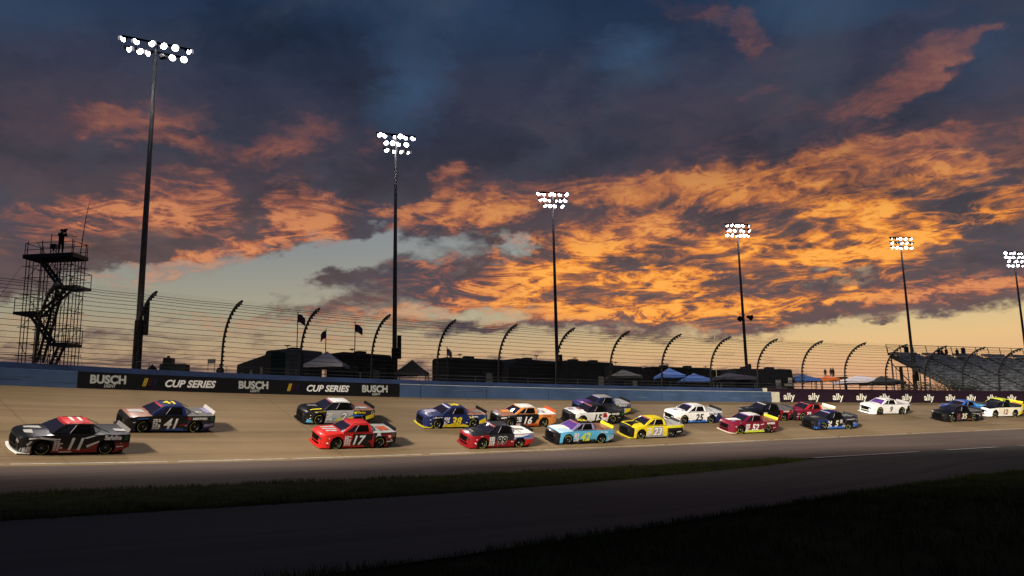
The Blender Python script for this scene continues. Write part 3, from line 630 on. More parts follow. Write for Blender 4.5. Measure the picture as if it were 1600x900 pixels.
# ------------------------------------------------------------------ people
M_CLOTH = mat('dark_cloth', (.012, .012, .015), .9)
M_CLOTH2 = mat('red_cloth', (.10, .018, .014), .9)
M_SKIN = mat('skin', (.30, .17, .11), .6)
M_HAIR = mat('hair', (.02, .013, .009), .8)
def person(loc, rz, label, pose='stand', H=1.76, cloth=None, group=None):
    """joints in metres for a 1.76 m figure facing -y"""
    J = {'pelvis': (0, 0, .93), 'waist': (0, 0, 1.08), 'chest': (0, .01, 1.30), 'neck': (0, 0, 1.48), 'jaw': (0, -.02, 1.56), 'head': (0, -.015, 1.66), 'crown': (0, 0, 1.74)}
    for sd, n in ((1, 'l'), (-1, 'r')):
        J['sh'+n] = (.18*sd, 0, 1.42); J['hip'+n] = (.09*sd, 0, .90); J['kn'+n] = (.11*sd, -.02, .49); J['an'+n] = (.12*sd, .02, .08); J['toe'+n] = (.13*sd, -.15, .04)
        if pose == 'camera': J['el'+n] = (.27*sd, -.18, 1.26); J['wr'+n] = (.10*sd, -.34, 1.52); J['ha'+n] = (.06*sd, -.38, 1.58)
        elif pose == 'lean': J['el'+n] = (.25*sd, -.12, 1.18); J['wr'+n] = (.20*sd, -.34, 1.10); J['ha'+n] = (.17*sd, -.42, 1.09)
        else: J['el'+n] = (.24*sd, .03, 1.14); J['wr'+n] = (.25*sd, -.04, .88); J['ha'+n] = (.24*sd, -.07, .79)
    if pose == 'sit':
        for sd, n in ((1, 'l'), (-1, 'r')):
            J['kn'+n] = (.12*sd, -.42, .92); J['an'+n] = (.12*sd, -.44, .50); J['toe'+n] = (.12*sd, -.58, .46); J['wr'+n] = (.12*sd, -.32, 1.0); J['ha'+n] = (.10*sd, -.38, .98)
    E_ = [('pelvis', 'waist'), ('waist', 'chest'), ('chest', 'neck'), ('neck', 'jaw'), ('jaw', 'head'), ('head', 'crown')]
    for n in 'lr': E_ += [('chest', 'sh'+n), ('sh'+n, 'el'+n), ('el'+n, 'wr'+n), ('wr'+n, 'ha'+n), ('pelvis', 'hip'+n), ('hip'+n, 'kn'+n), ('kn'+n, 'an'+n), ('an'+n, 'toe'+n)]
    RD = {'pelvis': .18, 'waist': .165, 'chest': .19, 'neck': .058, 'jaw': .075, 'head': .10, 'crown': .065, 'sh': .092, 'el': .062, 'wr': .042, 'ha': .04, 'hip': .12, 'kn': .082, 'an': .042, 'toe': .04}
    names = list(J); me = bpy.data.meshes.new('person'); me.from_pydata([J[n] for n in names], [(names.index(a), names.index(c)) for a, c in E_], [])
    o = bpy.data.objects.new('person_tmp', me); COL.objects.link(o); md = o.modifiers.new('s', 'SKIN')
    for i, n in enumerate(names):
        r = RD.get(n) or RD[n[:-1]]; me.skin_vertices[0].data[i].radius = (r, r*.8 if n in ('pelvis', 'waist', 'chest') else r); me.skin_vertices[0].data[i].use_root = (i == 0)
    o.modifiers.new('u', 'SUBSURF').levels = 1
    bpy.context.view_layer.update(); dg = bpy.context.evaluated_depsgraph_get(); nm = bpy.data.meshes.new_from_object(o.evaluated_get(dg)); bpy.data.objects.remove(o)
    nm.name = 'person'; nm.materials.clear(); nm.materials.append(cloth or M_CLOTH); nm.materials.append(M_SKIN)
    for p in nm.polygons:
        p.use_smooth = True; c = p.center
        if c.z > 1.51 and abs(c.x) < .14: p.material_index = 1
        elif abs(c.x) > .2 and c.z < .85 and pose == 'stand': p.material_index = 1
    r = bpy.data.objects.new('person', nm); COL.objects.link(r); r.location = loc; r.rotation_euler = (0, 0, rz); k = H/1.76; r.scale = (k, k, k)
    tag(r, label, 'person', group)
    b = MB(); M4 = Matrix.Translation((0, .012, 1.665)) @ Matrix.Rotation(-PI/2, 4, 'Y')
    b.lathe([(-.02, .115), (.03, .118), (.08, .10), (.12, .05), (.13, .0)], Matrix.Translation((0, .012, 1.665)) @ Matrix.Rotation(-PI/2, 4, 'Y'), 12)
    b.build('hair', M_HAIR, r, smooth=True)
    b = MB(); b.add([(-.015, -.115, 1.63), (.015, -.115, 1.63), (0, -.145, 1.625), (0, -.11, 1.67)], [(0, 1, 2), (0, 2, 3), (1, 3, 2)]); b.build('nose', M_SKIN, r)
    return r

# ------------------------------------------------------------------ scaffold camera tower
def tower():
    Y = 58.0; P0 = at(77, 570, Y); base = gz(P0.x, Y)-.1
    root = empty('scaffold_tower', (P0.x, Y, base), R_(-6), label='dark scaffold tower with zigzag stairs and a camera platform on top', cat='scaffold')
    k = (Y/FPX)*1.0; X = lambda px: (px-80)*k
    def Z(py): return at(80, py, Y).z-base
    D0, D1 = -.8, .8
    zt = Z(403); lv = [Z(452), Z(490), Z(540)]
    def tb(name, a, c, r=.035):
        b = MB(); b.tube([a, c], r, 6); b.build(name, M_BLACK, root)
    for px in (40, 46, 52, 64, 72, 92, 98, 104, 110, 116):
        for y in (D0, D1):
            top = zt+(1.15 if px in (40, 64, 116) else .1) if px < 118 else zt
            tb('upright', (X(px), y, 0), (X(px)+random.uniform(-.04, .04), y, top), .034)
    for z in (Z(556), Z(536), Z(512), Z(488), Z(462), Z(436), Z(418)):
        for y in (D0, D1): tb('ledger', (X(34), y, z), (X(120), y, z), .026)
        for px in (40, 76, 116): tb('transom', (X(px), D0, z), (X(px), D1, z), .024)
    for a, c in (((92, 436), (116, 403)), ((40, 512), (64, 488)), ((92, 536), (116, 512)), ((76, 462), (104, 436)), ((52, 556), (40, 536)), ((104, 488), (116, 462)), ((44, 436), (64, 412)), ((80, 418), (104, 403))):
        for y in (D0, D1): tb('brace', (X(a[0]), y, Z(a[1])), (X(c[0]), y, Z(c[1])), .022)
    def plat(name, x0, x1, z, th=.16):
        b = MB(); b.box(((X(x0)+X(x1))/2, 0, z), (X(x1)-X(x0), D1-D0+.2, th)); p = b.build(name, M_BLACK, root); return p
    plat('platform', 34, 119, zt, .30)
    for x0, x1, z in ((94, 128, lv[0]), (26, 58, lv[1]), (88, 119, lv[2])): plat('landing', x0, x1, z, .2)
    def rail(x0, x1, z, h=1.0):
        for y in (D0, D1):
            for hh in (h, h*.5): tb('guardrail', (X(x0), y, z+hh), (X(x1), y, z+hh), .024)
        for px in (x0, x1):
            for y in (D0, D1): tb('rail_post', (X(px), y, z), (X(px), y, z+h), .03)
            tb('guardrail', (X(px), D0, z+h), (X(px), D1, z+h), .024)
    rail(36, 118, zt, 1.0); rail(94, 128, lv[0], 1.1); rail(26, 58, lv[1], 1.1); rail(88, 120, lv[2], 1.1)
    for (xa, za, xb, zb_, y) in ((56, zt, 98, lv[0], -.5), (97, lv[0], 52, lv[1], .4), (50, lv[1], 92, lv[2], -.5), (92, lv[2], 62, .1, .4), (88, lv[0], 64, Z(566), .0)):
        b = MB(); a = Vector((X(xa), y, za)); c = Vector((X(xb), y, zb_))
        for dy in (-.3, .3): b.bar(a+Vector((0, dy, 0)), c+Vector((0, dy, 0)), .05, .2)
        n = int(abs(za-zb_)/.24)
        for i in range(1, n):
            q = a.lerp(c, i/n); b.box((q.x, q.y, q.z+.03), (.27, .62, .05))
        st = b.build('stairs', M_BLACK, root)
        b = MB(); b.tube([a+Vector((0, -.32, 1.0)), c+Vector((0, -.32, 1.0))], .025, 5); b.build('stair_rail', M_BLACK, st)
    b = MB(); b.tube([(X(105), .8, zt), (X(110), .8, Z(345)), (X(115), .8, Z(312))], [.04, .03, .015], 5)
    for py in (330, 338, 346): b.tube([(X(109), .8, Z(py)), (X(116), .8, Z(py-2))], .015, 4)
    b.build('antenna', M_BLACK, root)
    tb('camera_frame', (X(63), .2, Z(396)), (X(63), .2, Z(364)), .03); tb('camera_frame', (X(63), .2, Z(366)), (X(108), .2, Z(370)), .022)
    tb('guy_wire', (X(36), -1, Z(418)), (X(-40), -4, .1), .012); tb('guy_wire', (X(118), -1, Z(470)), (X(190), -3, .1), .012)
    b = MB(); b.box((X(58), .6, .55), (1.2, .8, 1.1)); b.build('equipment_case', M_BLACK, root)
    b = MB(); b.box((X(90), .6, .4), (1.1, .8, .8)); b.build('equipment_case', M_DARKST, root)
    rr = root.rotation_euler.z
    pl = Matrix.Translation(root.location) @ Matrix.Rotation(rr, 4, 'Z')
    p = pl @ Vector((X(86), -.15, zt+.2)); person(p, R_(50), 'camera operator standing on the tower platform, raised camera at the face', 'camera', 1.9)
    d = Vector((math.sin(R_(50)), -math.cos(R_(50)), 0))
    c = empty('video_camera', p+d*.46+Vector((0, 0, 1.68)), R_(50), label='shoulder video camera held by the operator on the tower', cat='camera')
    b = MB(); b.box((0, .05, .05), (.16, .46, .20)); b.build('camera_body', M_BLACK, c)
    b = MB(); b.lathe([(0, .05), (.22, .07), (.24, .0)], Matrix.Translation((0, -.16, .05)) @ Matrix.Rotation(-PI/2, 4, 'Z'), 10); b.build('camera_lens', M_BLACK, c)
    q = pl @ Vector((X(70), .1, zt+.2)); t = empty('tripod', q, 0, label='low tripod with a box on the tower platform beside the operator', cat='tripod')
    for k2 in range(3):
        b = MB(); a_ = 2*PI*k2/3; b.tube([(.35*math.cos(a_), .35*math.sin(a_), 0), (0, 0, .55)], .03, 5); b.build('leg', M_BLACK, t)
    b = MB(); b.box((0, 0, .7), (.42, .3, .34)); b.build('monitor_box', M_BLACK, t)
tower()

# ------------------------------------------------------------------ motorhomes, coaches and trailers parked behind the wall
M_RVD = mat('rv_dark', (.007, .007, .009), .55, spec=.25, var=.25, vs=.7)
M_RVG = mat('rv_grey', (.17, .16, .15), .6, spec=.25, var=.2, vs=.7)
M_RVL = mat('rv_light', (.22, .215, .21), .5, var=.15, vs=.7)
M_GREEN = mat('rv_green', (.010, .040, .030), .6, spec=.25, var=.3)
M_WIN = mat('window_dark', (.006, .007, .009), .12)
M_WINL = mat('window_reflection', (.30, .29, .24), .25)  # pale base colour paints in the bright reflection on the coach glass
def prof_box(W, H, r=.25, z0=.45):
    P = [(-W/2, z0), (W/2, z0)]
    for k in range(5): a = PI/2*k/4; P.append((W/2-r+r*math.cos(a), H-r+r*math.sin(a)))
    for k in range(5): a = PI/2+PI/2*k/4; P.append((-W/2+r+r*math.cos(a), H-r+r*math.sin(a)))
    return P
def vehicle(name, label, cat, A, B2, W, m, group=None, nose=0.0, top=None, wins=4, ac=2, door=True, mback=None, taper=0.0, wind=None, stripe=None):
    """long box vehicle from plan point A to B2 (its length), front end at B2; top = roof z"""
    A, B2 = Vector((A[0], A[1], 0)), Vector((B2[0], B2[1], 0)); L = (B2-A).length; c = (A+B2)/2; rz = math.atan2(B2.y-A.y, B2.x-A.x); g = gz(c.x, c.y)-.05
    root = empty(name, (c.x, c.y, g), rz, label=label, cat=cat, group=group); H = top-g
    P = prof_box(W, H); b = MB(); st = [(-L/2, 1, 1), (-L/2+.08, 1, 1), (L/2-.3-nose, 1, 1), (L/2-nose*.35, .98, 1-taper*.5), (L/2, .95, 1-taper)]; k = len(P)
    vs = []
    for i, (x, sw, sh) in enumerate(st):
        for (y, z) in P:
            zz = .45+(z-.45)*sh; xx = x
            if nose and i >= 3: xx = x-nose*.6*max(0, (zz-1.6)/H)**1.2
            vs.append((xx, y*sw, zz))
    fs = [(i*k+j, (i+1)*k+j, (i+1)*k+(j+1) % k, i*k+(j+1) % k) for i in range(len(st)-1) for j in range(k)]
    fs += [tuple(reversed(range(k))), tuple(range((len(st)-1)*k, len(st)*k))]
    b.add(vs, fs); body = b.build('body', m, root)
    side = -1      # infield side
    for i in range(wins):
        x = -L/2+L*(i+.6)/(wins+.4); w = min(1.0, L/(wins+1)*.75)
        b = MB(); b.box((x, side*(W/2+.004), H*.66), (w, .03, .62)); b.build('window', M_WIN, body)
    if door:
        b = MB(); b.box((L/2-1.6-nose, side*(W/2+.006), H*.42), (.72, .035, 1.9)); b.build('door', M_RVG if m is M_RVD else M_WIN, body)
    if stripe:
        b = MB(); b.box((-.3, side*(W/2+.003), H*.40), (L*.8, .02, .25)); b.build('stripe', stripe, body)
    for i in range(ac):
        x = -L/2+L*(i+.7)/(ac+.4); b = MB(); b.box((x, 0, H+.13), (.9, .7, .30)); b.build('roof_unit', M_RVD, root)
    if wind:
        b = MB(); q = 1.0
        x1 = L/2+.012; b.add([(x1-nose*.6*max(0, (1.7-1.6)/H), -W*.43, 1.75), (x1, W*.43, 1.75), (x1-nose*.42, W*.40, H*.86), (x1-nose*.42, -W*.40, H*.86)], [(0, 1, 2, 3)]); b.build('windscreen', wind, body)
        b = MB(); b.box((L/2-.9, side*(W/2+.008), H*.62), (1.1, .02, .9)); b.build('side_window', wind, body)
    for x in (-L/2+L*.25, L/2-L*.22):
        for sd in (-1, 1):
            b = MB(); b.lathe([(-.14, .2), (-.14, .45), (.14, .45), (.14, .2)], Matrix.Translation((x, sd*(W/2-.18), .45)) @ Matrix.Rotation(PI/2, 4, 'Z'), 14); b.build('wheel', M_BLACK, root)
    if top-g > 3:
        b = MB(); b.tube([(-L*.1, .5, H), (-L*.1, .5, H+.45)], .025, 5); b.lathe([(0, .02), (.08, .28), (.1, .3)], Matrix.Translation((-L*.1, .5, H+.42)) @ Matrix.Rotation(-PI/2, 4, 'Y'), 10); b.build('roof_dome', M_RVG, root)
    return root
def pt(px, Y): p = at(px, 600, Y); return (p.x, Y)
def top_z(px, py, Y): return at(px, py, Y).z
G_RV = 'motorhomes parked behind the wall'
vehicle('trailer', 'long dark green and grey trailer with a pale end wall, left of the white canopy', 'trailer', pt(392, 80), pt(448, 69), 2.8, M_GREEN, top=top_z(450, 549, 68), wins=3, ac=1, door=False)
vehicle('motorhome', 'grey motorhome with a pale end wall and dark panel, behind the green trailer', 'motorhome', pt(432, 69.5), pt(484, 72.5), 3.2, M_RVG, G_RV, top=top_z(455, 545, 69), wins=1, ac=1, stripe=M_RVD)
vehicle('motorhome', 'dark motorhome standing directly right of the white canopy', 'motorhome', pt(524, 72), pt(598, 76), 2.8, M_RVD, G_RV, top=top_z(575, 552, 73), wins=3, ac=1, nose=.3)
vehicle('motorhome', 'motorhome with a grey panelled side, right of the black peaked canopy', 'motorhome', pt(688, 76), pt(774, 80), 2.8, M_RVD, G_RV, top=top_z(735, 560, 77), wins=2, ac=1, nose=.2, stripe=M_RVG)
vehicle('motorhome', 'black motorhome with a long sloping front, in the middle of the parked row', 'motorhome', pt(868, 86), pt(776, 79), 2.8, M_RVD, G_RV, top=top_z(830, 560, 80), wins=3, ac=1, nose=1.6, taper=.25)
vehicle('motorhome', 'black motorhome just right of the third light pole', 'motorhome', pt(874, 84), pt(948, 88), 2.8, M_RVD, G_RV, top=top_z(905, 564, 84), wins=3, ac=2, nose=.5)
vehicle('motorhome', 'low black motorhome with a rounded right end beside the grey canopy', 'motorhome', pt(944, 86), pt(1004, 90), 2.7, M_RVD, G_RV, top=top_z(975, 571, 86), wins=2, ac=0, nose=1.2, taper=.3)
vehicle('motorhome', 'black motorhome with two roof units behind the blue canopies', 'motorhome', pt(1012, 99), pt(1100, 103), 2.8, M_RVD, G_RV, top=top_z(1055, 573, 99), wins=3, ac=2)
vehicle('motorhome', 'low black motorhome between the second blue canopy and the coach', 'motorhome', pt(1092, 100), pt(1132, 102), 2.8, M_RVD, G_RV, top=top_z(1112, 578, 100), wins=1, ac=0)
vehicle('coach', 'black touring coach with a large pale windscreen at the right end of the row', 'coach', pt(1139, 90), pt(1229, 93), 2.7, M_RVD, top=top_z(1185, 576, 90), wins=4, ac=2, nose=.7, wind=M_WINL, stripe=M_RVG)
# canopies
def canopy(px0, px1, apex, eave, Y, m, label, legs=True):
    a, c = at(px0, eave, Y), at(px1, eave, Y); w = (c.x-a.x); cx = (a.x+c.x)/2; d = w*.9; g = gz(cx, Y+d/2)-.05
    th = heading(near_s(cx, Y)[0])*.5
    root = empty('canopy_tent', (cx, Y+d/2, g), 0, label=label, cat='canopy tent', group='pop up canopies behind the wall')
    ze = at((px0+px1)/2, eave, Y).z-g; zt = at((px0+px1)/2, apex, Y+d/2).z-g
    b = MB(); n = 6; vs = []; hw, hd = w/2, d/2
    for k in range(n+1):
        u = k/n; s_ = 1-u; z = ze+(zt-ze)*(u**1.15)
        vs += [(-hw*s_, -hd*s_, z), (hw*s_, -hd*s_, z), (hw*s_, hd*s_, z), (-hw*s_, hd*s_, z)]
    vs += [(-hw, -hd, ze-.28), (hw, -hd, ze-.28), (hw, hd, ze-.28), (-hw, hd, ze-.28)]
    fs = [(i*4+j, i*4+(j+1) % 4, (i+1)*4+(j+1) % 4, (i+1)*4+j) for i in range(n) for j in range(4)]+[((n+1)*4+j, (n+1)*4+(j+1) % 4, (j+1) % 4, j) for j in range(4)]
    b.add(vs, fs); b.build('canopy', m, root)
    for x in (-1, 1):
        for y in (-1, 1):
            b = MB(); b.tube([(x*hw*.97, y*hd*.97, 0), (x*hw*.97, y*hd*.97, ze-.02)], .04, 5); b.build('leg', M_DARKST, root)
    b = MB()
    for i in range(4):
        q = [(-hw, -hd), (hw, -hd), (hw, hd), (-hw, hd)]; p0, p1 = q[i], q[(i+1) % 4]; N_ = 4
        for j in range(N_):
            A_ = (p0[0]*.96+(p1[0]-p0[0])*.96*j/N_, p0[1]*.96+(p1[1]-p0[1])*.96*j/N_); C_ = (p0[0]*.96+(p1[0]-p0[0])*.96*(j+1)/N_, p0[1]*.96+(p1[1]-p0[1])*.96*(j+1)/N_)
            b.bar((*A_, ze-.1 if j % 2 else ze-.45), (*C_, ze-.45 if j % 2 else ze-.1), .03)
    b.build('truss_frame', M_DARKST, root)
    return root
M_TW = mat('tent_white', (.50, .46, .50), .7); M_TB = mat('tent_blue', (.025, .075, .27), .7); M_TK = mat('tent_black', (.004, .004, .005), .8)
M_TO = mat('tent_orange', (.55, .12, .02), .7); M_TG = mat('tent_grey', (.02, .02, .02), .8); M_TP = mat('tent_purple', (.018, .016, .035), .7)
canopy(474, 535, 549, 568, 68, M_TW, 'white peaked canopy between the trailer and the dark motorhome')
canopy(617, 666, 562, 580, 72, M_TK, 'black peaked canopy just right of the second light pole')
canopy(950, 1004, 577, 587, 80, M_TG, 'dark grey canopy in front of the rounded motorhome')
canopy(1028, 1072, 575, 586, 84, M_TB, 'upper bright blue canopy, left of the two blue ones at the motorhomes')
canopy(1066, 1112, 583, 592, 83, M_TB, 'lower bright blue canopy, right of the two blue ones at the motorhomes')
canopy(1114, 1182, 582, 589, 85, M_TP, 'wide dull purple canopy in front of the coach')
canopy(1237, 1283, 584, 592, 93, M_TB, 'blue canopy just right of the coach, beside the orange one')
canopy(1282, 1312, 586, 591, 93.5, M_TO, 'orange canopy right of a blue canopy against the pink sky')
canopy(1322, 1386, 586, 594, 96, M_TW, 'low whitish canopy left of the dark canopy near the grandstand')
canopy(1362, 1416, 587, 596, 95, M_TK, 'flat dark canopy at the foot of the grandstand')
# small figures on a viewing deck beyond the orange canopy
c = at(1298, 592, 104); g = gz(c.x, 104); dk = empty('viewing_deck', (c.x, 104, g), 0, label='raised dark viewing deck beyond the orange canopy', cat='platform')
b = MB(); dz = at(1298, 590, 104).z-g; b.box((0, 0, dz-.1), (3.4, 2.4, .2)); b.build('deck', M_DARKST, dk)
for x in (-1.5, 1.5):
    for y in (-1, 1): b = MB(); b.tube([(x, y, 0), (x, y, dz)], .06, 6); b.build('leg', M_DARKST, dk)
for px, hh, l in ((1291, .92, 'leftmost of three tiny figures standing above the orange canopy'), (1298, .95, 'middle one of three tiny figures standing above the orange canopy'), (1304, 1.0, 'rightmost and tallest of three tiny figures above the orange canopy')):
    q = at(px, 590, 104); person((q.x, 104+random.uniform(-.4, .4), g+dz), random.uniform(-.5, .5), l, 'stand', 1.7*hh*.75, group='spectators on the viewing deck')
# flags
M_FL = [mat('flag_dark', (.05, .05, .09), .8, var=.6, vs=3), mat('flag_blue', (.04, .05, .12), .8, var=.3), mat('flag_red', (.12, .03, .04), .8, var=.5, vs=3)]
def flag(px, ptop, w, h, Y, m, label, side=1, fpy=None):
    p = at(px, ptop, Y); g = gz(p.x, Y); root = empty('flag_pole', (p.x, Y, g), 0, label=label, cat='flag')
    b = MB(); H = p.z-g; b.tube([(0, 0, 0), (0, 0, H)], [.05, .035], 6); b.build('pole', M_DARKST, root)
    k = Y/FPX; W_, H_ = w*k, h*k; zf = at(px, fpy or ptop+4, Y).z-g; vs = []; n = 10; m_ = 5
    for i in range(n+1):
        for j in range(m_+1):
            u = i/n; v = j/m_; vs.append((side*(.03+W_*u), .12*math.sin(u*7+v*2)*u, zf-H_*v-H_*.45*u*u+.1*H_*math.sin(u*5+v)*u))
    b = MB(); b.add(vs, [(i*(m_+1)+j, (i+1)*(m_+1)+j, (i+1)*(m_+1)+j+1, i*(m_+1)+j+1) for i in range(n) for j in range(m_)])
    b.build('flag', m, root, smooth=True); return root
flag(465.5, 488, 11, 13, 70, M_FL[2], 'thin pole with a striped flag drooping beside the third fence post from the left', 1, 491)
flag(509.5, 513, 8, 12, 69.5, M_FL[1], 'blue flag hanging over the white canopy', -1, 517)
flag(555, 502, 11, 12, 71, M_FL[0], 'dark two tone flag flying above the dark motorhome', 1, 507)
flag(698.5, 541, 7, 11, 74, M_FL[0], 'small dark flag on a short pole above the panelled motorhome', 1, 545)
# glint off a flagpole wire, modelled as a pale zigzag ribbon
q0, q1 = at(1117, 520, 86), at(1122, 564, 86)
b = MB(); pts = []
for i in range(15):
    u = i/14; pts.append(Vector((q0.x+(q1.x-q0.x)*u+.12*math.sin(i*1.9), 86, q0.z+(q1.z-q0.z)*u)))
for i in range(14):
    if i in (3, 6, 9): continue
    b.add([pts[i]-Vector((.03, 0, 0)), pts[i]+Vector((.03, .02, 0)), pts[i+1]+Vector((.03, .02, 0)), pts[i+1]-Vector((.03, 0, 0))], [(0, 1, 2, 3)])
p = at(1117, 519, 86)
b.tube([(p.x-.1, 86.05, gz(p.x, 86)), (p.x-.1, 86.05, p.z)], .012, 4)
b = b.build('glint', mat('glint', (.75, .65, .35), .4)); tag(b, 'pale zigzag glint off a thin wire left of the fourth light pole', 'glint')

# things at the foot of the fence on the left
c = at(273, 575, 62); g = gz(c.x, 62); r_ = empty('service_cart', (c.x, 62, g), .1, label='black flat service cart with a raised box, right of the leftmost light pole', cat='cart')
zz = at(273, 569, 62).z-g
b = MB(); b.box((0, 0, zz-.3), (1.9, 1.2, .55)); b.build('body', M_BLACK, r_)
b = MB(); b.box((-.45, 0, zz+.2), (.65, .8, .5)); b.box((-.5, 0, zz+.5), (.16, .16, .3)); b.build('raised_box', M_BLACK, r_)
for x in (-.6, .6):
    for y in (-.5, .5): b = MB(); b.lathe([(-.1, .1), (-.1, .42), (.1, .42), (.1, .1)], Matrix.Translation((x, y, zz-.9)) @ Matrix.Rotation(PI/2, 4, 'Z'), 12); b.build('wheel', M_BLACK, r_)
    b = MB(); b.tube([(x, 0, 0), (x, 0, zz-.4)], .06, 5); b.build('leg', M_BLACK, r_)
c = at(238, 574, 61); g = gz(c.x, 61); r_ = empty('covered_generator', (c.x, 61, g), 0, label='low rounded black cover beside the service cart at the first light pole', cat='equipment')
zz = at(238, 569, 61).z-g; b = MB(); b.lathe([(0, .48), (.6*zz, .46), (.85*zz, .34), (zz, .0)], Matrix.Scale(1.0, 4) @ Matrix.Rotation(-PI/2, 4, 'Y'), 14); b.build('cover', M_BLACK, r_, smooth=True)
b = MB(); b.tube([(.5, 0, zz*.7), (.75, 0, zz+.1)], .02, 4); b.lathe([(0, .0), (.05, .1), (.06, .1)], Matrix.Translation((.75, 0, zz+.1)) @ Matrix.Rotation(-.7, 4, 'Y'), 8); b.build('dish', M_STEEL, r_)
c = at(330, 578, 61); g = gz(c.x, 61); r_ = empty('notice_board', (c.x, 61, g), 0, label='small grey board on thin legs beside the second fence post', cat='board')
z0_ = at(330, 568, 61).z-g; z1_ = at(330, 561, 61).z-g; b = MB(); b.box((0, 0, (z0_+z1_)/2), (.58, .05, z1_-z0_)); b.build('panel', M_RVG, r_)
for x in (-.25, .25): b = MB(); b.tube([(x, 0, 0), (x, 0, z0_)], .02, 4); b.build('leg', M_DARKST, r_)
c = at(344, 582, 61.5); q = at(344, 569, 61.5); g = gz(c.x, 61.5)
bx = empty('step_stand', (c.x, 61.5, g), 0, label='dark step stand under the crouched watcher at the second fence post', cat='stand')
b = MB(); b.box((0, 0, max(q.z-g-1.75, .2)/2), (1.0, .8, max(q.z-g-1.75, .2))); b.build('stand_box', M_BLACK, bx)
b = MB(); b.box((0, -.42, .12), (.8, .1, .24)); b.build('step', M_BLACK, bx)
person((c.x, 61.5, g+max(q.z-g-1.75, .2)), R_(20), 'dark clothed watcher leaning on the wall at the second fence post', 'lean', 1.75)

# ------------------------------------------------------------------ grandstand
def grandstand():
    a = R_(21.5); root = empty('grandstand', (64.5, 114.5, 3.9), a, label='open grey grandstand with a railed top row at the right of the photo', cat='grandstand')
    L = 75.0; D = 14.2; Z0, Z1 = 1.4, 8.45; n = 24
    M_AL = mat('bench_aluminium', (.42, .44, .47), .4, metal=.6, var=.7, vs=1.1); M_ST = mat('stand_structure', (.11, .12, .13), .6, var=.3)
    for i in range(n):
        y = D*i/n; z = Z0+(Z1-Z0)*i/n; dz = (Z1-Z0)/n
        b = MB(); b.box((L/2, y+D/n/2, z-.06), (L, D/n, .08)); b.box((L/2, y+.02, z-dz/2-.05), (L, .03, dz)); b.build('deck', M_ST, root)
        b = MB(); k = 0.0
        while k < L:
            w = 5.6; b.box((min(k+w/2+.3, L-w/2), y+.28, z+.33), (w, .28, .05)); b.box((min(k+w/2+.3, L-w/2), y+.44, z+.52), (w, .04, .22)); k += 6.6
        b.build('bench_row', M_AL, root)
    for x in np.arange(0, L, 2.8):
        b = MB(); b.bar((x, D, Z1-.2), (x-.12, D+.25, Z1+1.55), .13, .09); b.build('rail_post', M_ST, root)
    for h in (.0, 1.5):
        b = MB(); b.tube([(-.2, D+.05+h*.13, Z1+h), (L, D+.05+h*.13, Z1+h)], .05, 5); b.build('top_rail', M_ST, root)
    for (x0) in np.arange(.2, L, 6.6):
        for y in (.5, D*.5, D-.3):
            zt = Z0+(Z1-Z0)*y/D-.3; b = MB(); b.tube([(x0, y, -1), (x0, y, zt)], .12, 6); b.build('column', M_ST, root)
        b = MB(); b.bar((x0, .5, Z0-.4), (x0, D-.3, Z1-.5), .14, .3); b.build('raker', M_ST, root)
        b = MB(); b.bar((x0, D*.5, .2), (x0, D-.3, Z1-1.5), .1); b.bar((x0, D*.5, 3.5), (x0, D-.3, 0), .08); b.build('cross_brace', M_ST, root)
    b = MB()
    for x in (0, L): b.bar((x, 0, Z0), (x, D, Z1+.1), .12, .35)
    b.build('side_beam', M_ST, root)
    b = MB()
    for k in range(9): y = D*k/8; b.tube([(-.05, y, Z0+(Z1-Z0)*y/D), (-.05, y, Z0+(Z1-Z0)*y/D+1.1)], .035, 5)
    b.tube([(-.05, 0, Z0+1.1), (-.05, D, Z1+1.1)], .035, 5); b.build('side_rail', M_ST, root)
    b = MB(); b.box((L/2, -.1, Z0-.9), (L, .1, 1.6)); b.build('front_wall', M_ST, root)
    Mx = Matrix.Translation(root.location) @ Matrix.Rotation(a, 4, 'Z')
    M_NAVY = mat('navy_banner', (.012, .02, .075), .7)
    def place(px):      # local x on the top row seen at photo px
        best = min(np.arange(0, L, .1), key=lambda x: abs(math.atan2((Mx @ Vector((x, D, 0))).x, (Mx @ Vector((x, D, 0))).y)-math.atan2(at(px, 545, 1).x, 1)))
        return best
    for px in (1417, 1506):
        x = place(px); b = MB(); b.box((x, D+.12, Z1+.82), (.95, .06, 1.0)); b.build('hanging_panel', M_NAVY, root)
    for px, po, c, l in ((1463, 'lean', M_CLOTH, 'leftmost dark figure leaning on the grandstand top rail'), (1468, 'sit', M_CLOTH, 'dark figure sitting right beside the one leaning on the grandstand rail'), (1475.5, 'stand', M_CLOTH2, 'figure in a reddish top standing on the grandstand top row'), (1492, 'stand', M_CLOTH, 'lone dark figure standing right of the reddish one on the grandstand')):
        p = Mx @ Vector((place(px), D-.35, Z1-(.75 if po == 'sit' else .55)+.0)); person(p, a+random.uniform(-.4, .4), l, po, 1.75, c, group='spectators on the grandstand')
grandstand()
